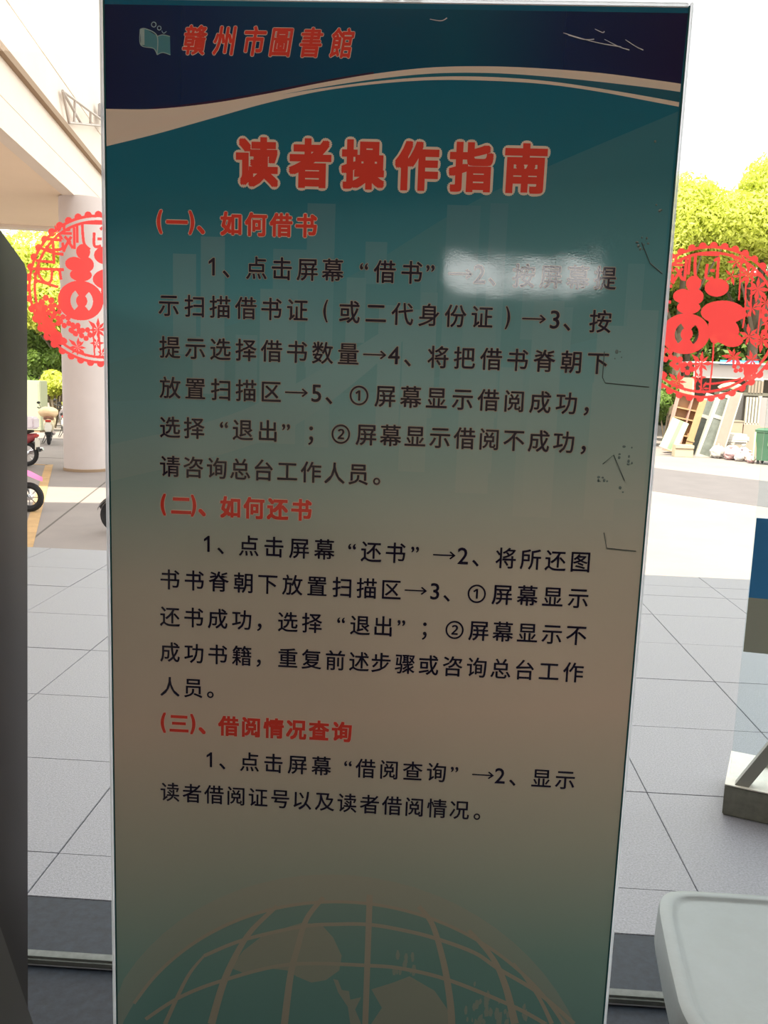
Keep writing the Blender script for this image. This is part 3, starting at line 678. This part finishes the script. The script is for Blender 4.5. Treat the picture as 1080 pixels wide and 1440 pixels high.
for sx_, sy_ in ((-1, -1), (1, -1), (-1, 1), (1, 1)):
    b = B(); x, y = sx_*(.085 if sy_ > 0 else .12), (.13 if sy_ > 0 else -.17)
    q = lambda cx, cy, s, z: [(cx-s, cy-s, z), (cx+s, cy-s, z), (cx+s, cy+s, z), (cx-s, cy+s, z)]
    loft(b, [q(x*1.12, y*1.12, .014, 0), q(x*.92, y*.9, .024, .41)]); obj('leg', b, M_plast, st)
b = B(); loft(b, [[(x*.5, y*.62, z) for x, y, z in outline(.03, zz)] for zz in (.20, .215)]); obj('brace', b, M_plast, st)

# ================================================================ GLASS DISPLAY STAND OUTSIDE (right)
ds = thing('display_stand', 'clear panel stand with blue and grey bands on a stone block base, right outside', 'stand', (1.10, 3.0, 0), radians(-22))
bx('base_block', (-.012, .75, 0, .32, 0, .11), mat('base_stone', (.20, .20, .165), .7, noise=.3, nscale=30, col2=(.13, .13, .11)), ds, bev=.004)
bx('base_top', (-.012, .75, .0, .32, .11, .114), mat('pale_top', (.78, .75, .68), .5, noise=.2, nscale=12), ds)
bx('glass_panel', (.005, .72, .055, .063, .114, 2.1), glass_mat('pale_blue_glass', (.93, .97, .98)), ds)
bx('grey_band', (.007, .718, .052, .0545, .58, .775), mat('grey_band_print', (.42, .44, .37), .6), ds)
bx('blue_band', (.007, .718, .052, .0545, .775, 1.055), mat('blue_band_print', (.05, .27, .62), .5), ds)
b = B(); p0 = Vector((.035, .03, .10)); p1 = Vector((.62, .10, 1.15))
d = (p1-p0).normalized(); u = Vector((0, 1, 0)); u = (u-d*u.dot(d)).normalized(); v = d.cross(u)
loft(b, [[p0+u*a*.02+v*c*.02 for a, c in ((-1, -1), (1, -1), (1, 1), (-1, 1))], [p1+u*a*.02+v*c*.02 for a, c in ((-1, -1), (1, -1), (1, 1), (-1, 1))]])
obj('strut', b, mat('strut_metal', (.30, .30, .27), .4, metal=.3), ds)
bx('foot_rail', (.10, .70, .22, .24, .114, .135), mat('pale_top', (1, 1, 1)), ds)

for o in ds.children:
    if o.name.split('.')[0] in ('glass_panel', 'grey_band', 'blue_band'): o.rotation_euler.z = radians(11); o.location = (.005, .02, 0)
# ================================================================ UNSEEN CEILING PANELS ADDED TO LIGHT THE BOARD
M_fill = mat('fill_panel', FILL_COL, .8, emit=FILL)
def fill_light(x, y, label):
    t = thing('fill_light', label, 'fill light', (x, y, 3.2))
    bx('frame', (-.63, .63, -.33, .33, -.03, 0), mat('white_metal', (.7, .7, .68), .5), t)
    bx('fill_diffuser', (-.6, .6, -.3, .3, -.036, -.031), M_fill, t)
for x, w_ in ((-2.6, 'left'), (-.2, 'middle'), (2.2, 'right')):
    fill_light(x, -.75, 'unseen ceiling panel added to light the guide board, %s of three, above the view' % w_)

# ================================================================ MOTORBIKES
M_tyre = mat('tyre_rubber', (.02, .02, .022), .85); M_chrome = mat('chrome', (.7, .7, .72), .2, metal=1)
M_blk = mat('black_plastic', (.03, .03, .032), .5); M_plate = mat('number_plate', (.80, .78, .70), .5)
def scooter(label, x, y, heading, main, second, seat, wheel=.24, cover=None, tail=None, group='parked motorbikes and scooters', name='scooter', high=False):
    t = thing(name, label, 'motorbike', (x, y, -.9), heading, group)
    Mm = mat('paint_%d_%d_%d' % tuple(int(c*99) for c in main), main, .35); M2 = mat('paint_%d_%d_%d' % tuple(int(c*99) for c in second), second, .4)
    Ms = mat('seat_%d_%d_%d' % tuple(int(c*99) for c in seat), seat, .6)
    for wx in (.62, -.60):
        b = B(); torus(b, (wx, 0, wheel), wheel-.052, .052, 'Y', 26, 8); o = obj('wheel', b, M_tyre, t, smooth=True)
        b = B(); tube(b, ((wx, -.05, wheel), (wx, .05, wheel)), .05, 12)
        for k in range(8):
            a = 2*pi*k/8; tube(b, ((wx, 0, wheel), (wx+(wheel-.07)*cos(a), 0, wheel+(wheel-.07)*sin(a))), .008, 5)
        torus(b, (wx, 0, wheel), wheel-.085, .012, 'Y', 22, 5); obj('hub', b, M_chrome, o)
    b = B()
    for s in (-1, 1): tube(b, ((.62, s*.07, wheel), (.42, s*.06, .74)), .018, 8)
    tube(b, ((.42, 0, .70), (.34, 0, .98)), .025, 8); obj('fork', b, M_chrome, t)
    def shell(secs, nm, m):
        b = B(); rings = []
        for (sx, z, hw, hh) in secs: rings.append([(sx, hw*cos(2*pi*k/14), z+hh*sin(2*pi*k/14)) for k in range(14)])
        loft(b, rings); return obj(nm, b, m, t, smooth=True)
    b = B(); r = wheel+.035
    for k in range(9):
        pass
    rings = []
    for k in range(8):
        a = radians(20+k*17); rings.append([(.62+r*cos(a), s*.07, wheel+r*sin(a)+dz) for s, dz in ((-1, -.03), (-.6, .012), (.6, .012), (1, -.03))])
    R_ = [[b.verts.new(p) for p in q] for q in rings]
    for A, C in zip(R_, R_[1:]):
        for k in range(3): b.faces.new((A[k], A[k+1], C[k+1], C[k]))
    bmesh.ops.solidify(b, geom=b.faces[:], thickness=.008)
    if high:
        b.free(); b = B(); loft(b, [[(x_, s*w_, z_+dz) for s, dz in ((-1, -.03), (0, .04), (1, -.03), (0, -.06 if x_ < .7 else -.02))] for x_, w_, z_ in ((.30, .06, .68), (.50, .10, .67), (.66, .09, .615), (.78, .05, .555), (.84, .008, .53))])
    obj('front_fender', b, Mm, t, smooth=True)
    shell([(.50, .66, .03, .10), (.44, .70, .17, .20), (.38, .66, .19, .26), (.34, .62, .15, .24)], 'leg_shield', Mm)
    b = B(); box(b, -.15, .42, -.13, .13, .27, .33, bev=.02); obj('footboard', b, M_blk, t)
    shell([(-.08, .46, .10, .14), (-.22, .50, .15, .19), (-.55, .60, .15, .15), (-.84, .70, .07, .07)], 'rear_body', M2)
    shell([(-.02, .70, .10, .03), (-.15, .73, .15, .055), (-.45, .75, .15, .05), (-.68, .80, .12, .04), (-.76, .81, .07, .03)], 'seat', Ms)
    b = B(); tube(b, ((.36, -.33, 1.04), (.34, -.22, 1.0), (.36, 0, .97), (.34, .22, 1.0), (.36, .33, 1.04)), .016, 8); hb = obj('handlebar', b, M_blk, t)
    for s in (-1, 1):
        b = B(); tube(b, ((.34, s*.22, 1.0), (.33, s*.28, 1.16)), .006, 6); blob(b, (.33, s*.29, 1.18), (.015, .055, .04), 10, 6); obj('mirror', b, M_blk, hb)
    b = B(); blob(b, (.44, 0, .93), (.08, .10, .08), 12, 8); obj('headlight', b, mat('lamp_lens', (.8, .8, .82), .15), t, smooth=True)
    b = B(); tube(b, ((-.55, -.13, .30), (-.80, -.15, .36), (-.92, -.15, .40)), [.03, .045, .04], 10); obj('exhaust', b, M_chrome, t)
    b = B(); box(b, -.30, .02, -.09, .09, .16, .40, bev=.03); obj('engine', b, mat('engine_grey', (.16, .16, .16), .5, metal=.5), t)
    b = B(); box(b, -.875, -.865, -.10, .10, .45, .60, bev=.002); box(b, -.862, -.84, -.07, .07, .40, .66); obj('number_plate', b, M_plate, t)
    b = B(); box(b, -.87, -.82, -.08, .08, .68, .74, bev=.01); obj('tail_light', b, mat('tail_red', (.5, .03, .02), .3), t)
    b = B(); rings = []
    r2 = wheel+.03
    for k in range(6):
        a = radians(70+k*20); rings.append([(-.60+r2*cos(a), s*.07, wheel+r2*sin(a)) for s in (-1, 1)])
    R_ = [[b.verts.new(p) for p in q] for q in rings]
    for A, C in zip(R_, R_[1:]): b.faces.new((A[0], A[1], C[1], C[0]))
    bmesh.ops.solidify(b, geom=b.faces[:], thickness=.008); obj('rear_fender', b, M_blk, t)
    if cover:
        b = B(); blob(b, (-.40, 0, .93), (.34, .28, .17), 18, 10, .12, random.Random(2)); blob(b, (-.05, 0, .90), (.26, .22, .14), 14, 8, .1, random.Random(3))
        obj('seat_cover', b, mat('cover_cloth', cover, .8), t, smooth=True)
    if tail:
        b = B(); box(b, -.86, -.50, -.15, .15, .86, 1.14, bev=.04); o = obj('top_box', b, mat('top_box_white', tail, .4), t)
        b = B(); tube(b, ((-.72, -.152, 1.0), (-.72, -.165, 1.0)), .05, 14); obj('box_lock', b, M_blk, o)
    b = B(); tube(b, ((-.05, .10, .28), (-.02, .20, .02)), .012, 6); tube(b, ((-.08, 0, .28), (-.08, .16, .005), (-.12, .22, .0)), .012, 6); obj('side_stand', b, M_blk, t)
    return t
scooter('cream scooter with a pale cover on its seat, rear and plate facing the door', -11.28, 25.9, radians(112), (.78, .66, .42), (.80, .70, .48), (.25, .12, .08), cover=(.85, .62, .38))
scooter('dark motorbike with a white top box, rear end showing beside the kiosk', -9.83, 20.0, radians(176), (.10, .09, .10), (.30, .05, .06), (.03, .03, .03), wheel=.29, tail=(.85, .78, .85), name='motorbike')
scooter('pink motorbike whose front wheel and pink fender show beside the kiosk', -6.99, 13.8, radians(2), (.80, .22, .48), (.75, .20, .42), (.03, .03, .03), name='motorbike', high=True)
scooter('dark scooter with a silver headlight, front wheel peeping out left of the guide board', -3.84, 12.45, radians(180), (.10, .09, .08), (.12, .11, .10), (.03, .03, .03))
for (x, y, a, l) in ((-11.8, 28.3, 112, 'dark scooter parked behind the cream scooter, beside the column'),):
    scooter(l, x, y, radians(a), (.14, .12, .13), (.10, .09, .10), (.04, .04, .04))
# utility cabinet by the hedge
uc = thing('utility_cabinet', 'pale green-grey utility cabinet by the bushes behind the scooters', 'cabinet', (-13.9, 30, -.9))
bx('body', (-.9, .68, -.3, .3, .06, 1.74), mat('cabinet_green', (.36, .38, .27), .6), uc, bev=.02); bx('plinth', (-.85, .63, -.28, .28, 0, .06), M_seam, uc)
bx('door', (-.1, .62, -.312, -.30, .15, 1.66), mat('cabinet_green', (1, 1, 1)), uc)

# ================================================================ DISCARDED FURNITURE BY THE ROAD (right)
M_pinkw = mat('pink_board', (.44, .26, .22), .7, noise=.15, nscale=4); M_ply = mat('plywood', (.42, .27, .14), .7, noise=.2, nscale=6)
M_whitef = mat('white_paint', (.44, .42, .37), .6); M_glassd = mat('dusty_glass', (.20, .22, .20), .25, noise=.35, nscale=5)
def lean(t, ang): t.rotation_euler.y = ang
DIM = .72
# leaning board, pale green
g = thing('leaning_board', 'pale green and white board leaning, lowest left of the discarded furniture', 'board', (8.05, 30.3, -.72)); lean(g, radians(20))
bx('sheet', (-.34, .24, 0, .03, .03, 1.05), mat('pale_green', (.40, .50, .36), .5), g); bx('stripe', (-.08, .05, -.006, 0, .03, 1.05), mat('green_stripe', (.24, .42, .22), .5), g)
bx('edge', (-.36, .26, -.01, .04, 0, .03), M_whitef, g)
# open bookcase
g = thing('bookcase', 'broken pinkish open bookcase leaning behind the pale green board', 'bookcase', (8.62, 31.2, -.9)); lean(g, radians(10))
bx('side_panel', (-.50, -.45, 0, .3, 0, 2.05), M_pinkw, g); bx('side_panel', (-.02, .02, 0, .3, 0, 2.05), M_pinkw, g); bx('side_panel', (.42, .46, 0, .3, 0, 2.05), M_pinkw, g)
for z in (.02, .62, 1.18, 1.52, 2.0): bx('shelf', (-.45, .42, .01, .3, z, z+.05), M_ply, g)
bx('back_panel', (-.45, .42, .28, .30, .05, 2.0), mat('dark_ply', (.40, .24, .14), .7), g)
# cream box
g = thing('cardboard_box', 'small cream box on the ground in front of the bookcase', 'box', (8.42, 30.0, -.9))
bx('carton', (-.30, .30, -.2, .2, 0, .40), mat('cream_card', (.42, .35, .25), .8), g, bev=.01); bx('flap', (-.30, .30, -.24, -.2, .30, .40), mat('cream_card', (1, 1, 1)), g)
# plank
g = thing('leaning_plank', 'orange wooden plank leaning left of the glazed door', 'plank', (8.66, 30.5, -.9)); lean(g, radians(13))
bx('plank', (-.10, .12, 0, .04, 0, 1.95), M_ply, g); bx('batten', (-.12, .14, -.03, 0, .5, .56), M_ply, g)
# glazed doors
def old_door(label, x, y, ang, w_, h, grp):
    g = thing('old_door', label, 'door', (x, y, -.9), 0, grp); lean(g, ang)
    b = B()
    box(b, 0, .09, 0, .05, 0, h); box(b, w_-.09, w_, 0, .05, 0, h)
    for z in (0, h*.62, h-.12): box(b, .09, w_-.09, 0, .05, z, z+.12)
    obj('frame', b, M_whitef, g)
    bx('glass_pane', (.09, w_-.09, .02, .03, .12, h*.62), M_glassd, g); bx('glass_pane', (.09, w_-.09, .02, .03, h*.62+.12, h-.12), M_glassd, g)
    return g
old_door('narrow old glazed door leaning, left one of the two white framed doors', 8.74, 30.9, radians(15), .42, 2.2, 'old doors')
old_door('wide old white framed glazed door leaning in the middle of the discarded furniture', 8.98, 30.4, radians(16), .66, 2.25, 'old doors')
g = thing('tall_door_board', 'tall pink door panel leaning right of the old glazed doors', 'door', (9.58, 30.2, -.9)); lean(g, radians(12))
bx('panel', (-.14, .18, 0, .05, 0, 2.25), M_pinkw, g); bx('edge_trim', (.18, .22, -.01, .06, 0, 2.25), M_whitef, g); bx('edge_trim', (-.18, -.14, -.01, .06, 0, 2.25), M_whitef, g)
# dark cabinet, beige box, mattress, shelf
g = thing('dark_cabinet', 'dark grey cabinet standing behind the white mattress', 'cabinet', (10.55, 32.2, -.9))
bx('body', (-.36, .36, -.25, .25, .02, 2.10), mat('cabinet_dark', (.09, .085, .085), .5), g, bev=.01); b = B(); blob(b, (-.18, -.27, 1.72), (.05, .02, .05), 10, 6); obj('knob', b, M_chrome, g)
bx('door', (-.33, .33, -.265, -.25, .08, 2.04), mat('cabinet_dark', (0, 0, 0)), g)
g = thing('storage_crate', 'beige crate standing under the dark cabinet, behind the mattress', 'crate', (10.38, 31.69, -.9))
bx('body', (-.42, .42, -.25, .25, 0, 1.16), mat('beige_crate', (.30, .25, .19), .7), g, bev=.01); bx('lid', (-.44, .44, -.27, .27, 1.16, 1.20), mat('beige_crate', (1, 1, 1)), g)
g = thing('mattress', 'white mattress lying folded on the bags by the green bin', 'mattress', (10.15, 30.96, -.9))
b = B(); box(b, -.55, .60, -.45, .45, .44, .78, bev=.08); obj('pad', b, mat('white_cloth', (.58, .55, .50), .9), g, smooth=True); b = B(); box(b, -.54, .59, -.46, .46, .585, .60); obj('piping', b, M_whitef, g)
bx('slats_base', (-.5, .55, -.4, .4, 0, .44), mat('base_tan', (.30, .25, .2), .8), g)  # plain tan base under the pad
g = thing('radiator', 'pale ribbed radiator standing behind the green bin', 'radiator', (11.15, 31.6, -.9))
for k in range(5): bx('fin', (-.26+.105*k, -.20+.105*k, -.06, .06, 1.12, 2.02), M_whitef, g, bev=.01)
bx('rail', (-.28, .24, -.03, .03, 1.08, 1.13), M_whitef, g); bx('stand', (-.3, .26, -.1, .1, 0, 1.08), mat('brown_box', (.36, .25, .20), .8), g)
g = thing('sheet_board', 'pale grey sheet panel at the right edge behind the green bin', 'board', (11.75, 31.7, -.9))
bx('sheet', (-.33, .6, 0, .04, 1.0, 2.02), mat('pale_grey', (.28, .25, .25), .6), g); bx('crate', (-.33, .6, -.05, .3, 0, 1.0), mat('brown_box', (1, 1, 1)), g)
g = thing('work_table', 'long dark table top behind the radiator with bundles on it', 'table', (11.3, 33.0, -.9))
bx('table_top', (-1.0, 1.3, -.3, .3, 2.06, 2.16), mat('dark_timber', (.14, .13, .10), .7), g)
for x in (-.9, 1.2): bx('leg', (x-.05, x+.05, -.2, .2, 0, 2.06), mat('dark_timber', (0, 0, 0)), g)
g = thing('canvas_bundle', 'crumpled pale canvas bundle lying on the long dark table', 'bundle', (10.75, 32.9, 1.26))
b = B(); blob(b, (0, 0, .17), (.42, .25, .18), 14, 8, .25, random.Random(1)); obj('canvas', b, mat('old_canvas', (.34, .30, .21), .9), g); b = B(); tube(b, ((0, -.24, .05), (0, -.22, .3)), .015, 6); obj('cord', b, M_seam, g)
g = thing('slatted_crate', 'dark slatted crate on the long table at the right edge', 'crate', (11.52, 32.9, 1.26))
bx('box_body', (-.22, .3, -.2, .2, 0, .42), mat('dark_timber', (0, 0, 0)), g)
for k in range(5): bx('slat', (-.22+.11*k, -.16+.11*k, -.225, -.2, 0, .42), mat('slat_brown', (.28, .22, .17), .8), g)
bx('cloth_top', (-.3, .25, -.22, .22, .42, .60), M_whitef, g, bev=.03)
# rubbish bags
cols_ = [(.45, .44, .43), (.42, .27, .28), (.48, .46, .42), (.36, .29, .33), (.46, .46, .45), (.44, .33, .30)]
desc = ['white rubbish bag, leftmost of the heap under the mattress', 'pinkish rubbish bag at the front left of the heap', 'white rubbish bag in the middle of the heap', 'mauve rubbish bag in front of the middle of the heap', 'white rubbish bag right of the middle of the heap', 'pale pink rubbish bag next to the green bin', 'small white rubbish bag lowest in front of the heap', 'small pink rubbish bag touching the green bin']
for k, (x, y, s) in enumerate(((9.55, 29.9, .26), (9.78, 29.4, .22), (9.98, 29.8, .28), (10.12, 29.3, .20), (10.30, 29.7, .26), (10.22, 28.9, .19), (9.95, 29.0, .16), (10.12, 28.45, .15))):
    g = thing('rubbish_bag', desc[k], 'bag', (x, y, -.9), k, 'rubbish bags')
    m_ = mat('bag_%d' % (k % 6), cols_[k % 6], .45)
    b = B(); blob(b, (0, 0, s*.8), (s, s*.9, s*.8), 14, 9, .22, random.Random(k)); obj('sack', b, m_, g)
    b = B(); tube(b, ((0, 0, s*1.45), (0, 0, s*1.6), (.02, 0, s*1.9)), [s*.3, s*.1, s*.28], 8); obj('knot', b, m_, g)
# wheelie bin
M_bin = mat('bin_green', (.055, .125, .075), .45)
g = thing('wheelie_bin', 'green wheelie bin standing by the rubbish bags at the right edge', 'bin', (10.66, 28.2, -.9), radians(-38))
def rect(hx, hy, z, cy=0): return [(-hx, cy-hy, z), (hx, cy-hy, z), (hx, cy+hy, z), (-hx, cy+hy, z)]
b = B(); loft(b, [rect(.38, .26, .12), rect(.40, .28, .5), rect(.44, .34, .98), rect(.46, .36, 1.0), rect(.46, .36, 1.04)]); obj('body', b, M_bin, g)
b = B(); loft(b, [rect(.47, .37, 1.045), rect(.47, .37, 1.07), rect(.40, .30, 1.12)]); obj('lid', b, M_bin, g)
bx('corner_rib', (-.47, -.42, -.36, -.30, .12, 1.0), mat('bin_pale', (.42, .62, .36), .5), g); bx('label_plate', (-.05, .25, -.335, -.325, .6, .82), mat('bin_pale', (1, 1, 1)), g)
for s in (-1, 1):
    b = B(); torus(b, (s*.36, .26, .11), .08, .03, 'X', 18, 6); tube(b, ((s*.34, .26, .11), (s*.38, .26, .11)), .08, 14); obj('wheel', b, M_tyre, g)
    b = B(); box(b, s*.34-.03, s*.34+.03, -.24, -.18, 0, .12); obj('foot', b, M_tyre, g)
# white roadside shed behind
sh = thing('roadside_shed', 'low white roadside shed with a blue sign strip under the trees', 'shed', (11.5, 35, -.9))
bx('wall_band', (-1.75, 3.2, -.9, -.8, 2.64, 3.18), mat('shed_white', (.60, .54, .51), .7), sh, bev=.01)
bx('awning', (-1.8, 3.3, -1.2, 1.0, 3.18, 3.24), mat('shed_roof', (.55, .62, .66), .6), sh)
sg = bx('blue_sign', (-.85, .55, -.95, -.90, 3.14, 3.32), mat('sign_blue', (.06, .22, .46), .5), sh)
b = B(); rr = random.Random(8)
for k in range(9): box(b, -.45+.10*k, -.39+.10*k, -.957, -.95, 3.19, 3.19+rr.uniform(.05, .09))
obj('sign_marks', b, mat('sign_pinkish', (.92, .66, .70), .5), sg)
bx('back_wall', (-1.7, 3.2, .7, .9, 0, 2.64), mat('shed_dark', (.10, .09, .07), .8), sh); bx('side_wall', (-1.75, -1.65, -.8, .9, 0, 2.64), mat('shed_tan', (.55, .45, .33), .8), sh)
for x in (.7, 3.1): bx('post', (x, x+.12, -.9, -.8, 0, 2.64), M_whitef, sh)

# ================================================================ TREES
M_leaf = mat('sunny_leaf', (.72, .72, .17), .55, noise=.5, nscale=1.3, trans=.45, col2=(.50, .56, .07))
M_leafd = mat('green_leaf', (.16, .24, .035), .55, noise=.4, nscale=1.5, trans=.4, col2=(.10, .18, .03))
M_bark = mat('bark', (.16, .12, .08), .9, noise=.3, nscale=8)
import numpy as np
def crown_mesh(name, seed, n, rad, lobes, leaf=.17, m=None):
    r = np.random.RandomState(seed)
    C = []; W = []
    for k in range(lobes):
        v = r.normal(size=3); v /= np.linalg.norm(v); v[2] = abs(v[2])*.9-.25
        C.append(v*np.array(rad)*r.uniform(.35, .78)); W.append(r.uniform(.28, .48)*min(rad))
    C = np.array(C); W = np.array(W)
    idx = r.choice(lobes, n, p=W**2/np.sum(W**2))
    d = r.normal(size=(n, 3)); d /= np.linalg.norm(d, axis=1)[:, None]
    pos = C[idx] + d*W[idx][:, None]*r.uniform(.75, 1.08, (n, 1))*np.array([1, 1, .8])
    nrm = d+r.normal(size=(n, 3))*.55; nrm /= np.linalg.norm(nrm, axis=1)[:, None]
    t = np.cross(nrm, r.normal(size=(n, 3))); t /= np.linalg.norm(t, axis=1)[:, None]; b_ = np.cross(nrm, t)
    L = (leaf*r.uniform(.6, 1.25, (n, 1)))
    V = np.stack([pos-t*L, pos-b_*L*.38, pos+t*L, pos+b_*L*.38], 1).reshape(-1, 3)
    me = bpy.data.meshes.new(name); me.vertices.add(4*n); me.vertices.foreach_set('co', V.ravel())
    me.loops.add(4*n); me.loops.foreach_set('vertex_index', np.arange(4*n, dtype=np.int32))
    me.polygons.add(n); me.polygons.foreach_set('loop_start', np.arange(0, 4*n, 4, dtype=np.int32)); me.polygons.foreach_set('loop_total', np.full(n, 4, dtype=np.int32))
    me.update(calc_edges=True); me.materials.append(m or M_leaf); return me
CR = [crown_mesh('crown', 11, 46000, (3.0, 3.0, 3.6), 34, leaf=.115), crown_mesh('crown', 12, 46000, (3.0, 3.0, 3.4), 30, leaf=.115), crown_mesh('crown', 13, 44000, (3.2, 3.0, 3.2), 32, leaf=.115)]
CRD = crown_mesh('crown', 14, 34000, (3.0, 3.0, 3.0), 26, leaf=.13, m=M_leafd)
def tree(x, y, zc, s, mesh, label, rot=0, name='tree', grp='trees across the drive'):
    t = thing(name, label, 'tree', (x, y, -.9), rot, grp)
    b = B(); h = zc+.9; rr = random.Random(int(x*10))
    tube(b, ((0, 0, -.02), (.05, .03, h*.4), (0, .08, h*.75), (.05, 0, h+.8)), [.24*s, .18*s, .13*s, .05*s], 10)
    for k in range(6):
        a = k*1.1+rr.random(); tube(b, ((0, .04, h*.45+.25*k), (cos(a)*.8*s, sin(a)*.8*s, h*.62+.3*k), (cos(a)*1.9*s, sin(a)*1.9*s, h*.8+.35*k)), [.09*s, .06*s, .02*s], 6)
    obj('trunk', b, M_bark, t, smooth=True)
    c = bpy.data.objects.new('crown', mesh); COL.objects.link(c); c.parent = t; c.location = (0, 0, h); c.scale = (s, s, s); c['kind'] = 'stuff'
    return t
tree(10.5, 39.4, 7.3, 1.08, CR[0], 'sunlit yellow-green tree rising nearest the right edge of the board', .5)
tree(13.9, 40.0, 8.0, 1.2, CR[1], 'tallest sunlit yellow-green tree, behind the white shed', 2.1)
tree(17.8, 39.6, 8.3, 1.2, CR[2], 'sunlit yellow-green tree cut by the right edge of the view', 1.0)
tree(6.6, 39.8, 7.0, 1.08, CR[2], 'sunlit tree hidden mostly behind the right half of the guide board', 3.0)
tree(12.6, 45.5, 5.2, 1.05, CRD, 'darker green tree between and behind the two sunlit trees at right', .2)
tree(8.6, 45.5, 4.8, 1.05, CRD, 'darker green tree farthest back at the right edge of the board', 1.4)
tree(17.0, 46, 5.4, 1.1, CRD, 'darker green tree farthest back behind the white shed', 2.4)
tree(-14.6, 35.0, 3.9, 1.0, CR[1], 'sunlit yellow-green tree under the canopy line at the left edge', 1.2)
tree(-18.4, 35.5, 4.2, 1.0, CR[0], 'sunlit yellow-green tree farther left, behind the kiosk head', .7)
tree(-11.2, 36.5, 3.6, 1.0, CR[2], 'sunlit tree behind the round column', 2.2)
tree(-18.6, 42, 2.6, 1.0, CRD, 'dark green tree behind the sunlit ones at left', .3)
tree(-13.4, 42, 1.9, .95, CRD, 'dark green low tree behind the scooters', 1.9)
# bushes
BU = crown_mesh('leaves', 21, 7000, (1.3, 1.0, .9), 12, leaf=.11)
BUD = crown_mesh('leaves', 22, 7000, (1.3, 1.0, .9), 12, leaf=.11, m=M_leafd)
def bush(x, y, z, s, me, label):
    t = thing('bush', label, 'bush', (x, y, -.9), x, 'bushes across the drive')
    b = B()
    for k in range(5): tube(b, ((0, 0, -.01), (.3*cos(k*1.3)*s, .3*sin(k*1.3)*s, z+.9)), .03, 5)
    obj('stems', b, M_bark, t)
    c = bpy.data.objects.new('leaves', me); COL.objects.link(c); c.parent = t; c.location = (0, 0, z+.9); c.scale = (s, s, s); c['kind'] = 'stuff'
bush(-13.7, 32.0, .55, 1.05, BU, 'rounded sunlit bush above the utility cabinet'); bush(-12.0, 31.6, -.1, .95, BU, 'low sunlit bush right of the utility cabinet, behind the scooters')
bush(-15.8, 31.6, .1, 1.1, BU, 'sunlit bush left of the utility cabinet, behind the kiosk')
bush(-14.6, 34.2, 1.3, 1.2, BUD, 'dark bush above the rounded sunlit bush at left'); bush(-12.2, 34.4, 1.0, 1.2, BUD, 'dark bush behind the cream scooter')
bush(8.0, 34.4, .4, 1.2, BUD, 'dark bush behind the broken bookcase'); bush(9.7, 37.4, .9, 1.3, BUD, 'dark bush left behind the white shed'); bush(14.6, 37.2, 1.0, 1.3, BUD, 'dark bush right behind the white shed')
bush(6.4, 34.0, .2, 1.2, BU, 'sunlit bush hidden behind the right edge of the board')
# far hedge wall closing the view
hd = thing('hedge', 'long dark green hedge closing the drive behind all the trees', 'hedge', (0, 52, -.9))
me = crown_mesh('foliage', 31, 30000, (1, 1, 1), 60, leaf=.3, m=M_leafd)
HV = np.zeros(len(me.vertices)*3); me.vertices.foreach_get('co', HV); HV = HV.reshape(-1, 4, 3)
r_ = np.random.RandomState(5); c_ = HV.mean(1, keepdims=True); HV = HV-c_+np.stack([r_.uniform(-34, 34, len(HV)), r_.uniform(-.8, .8, len(HV)), r_.uniform(.2, 7.6, len(HV))], 1)[:, None, :]
me.vertices.foreach_set('co', HV.ravel()); me.update()
c = bpy.data.objects.new('foliage', me); COL.objects.link(c); c.parent = hd; c['kind'] = 'stuff'
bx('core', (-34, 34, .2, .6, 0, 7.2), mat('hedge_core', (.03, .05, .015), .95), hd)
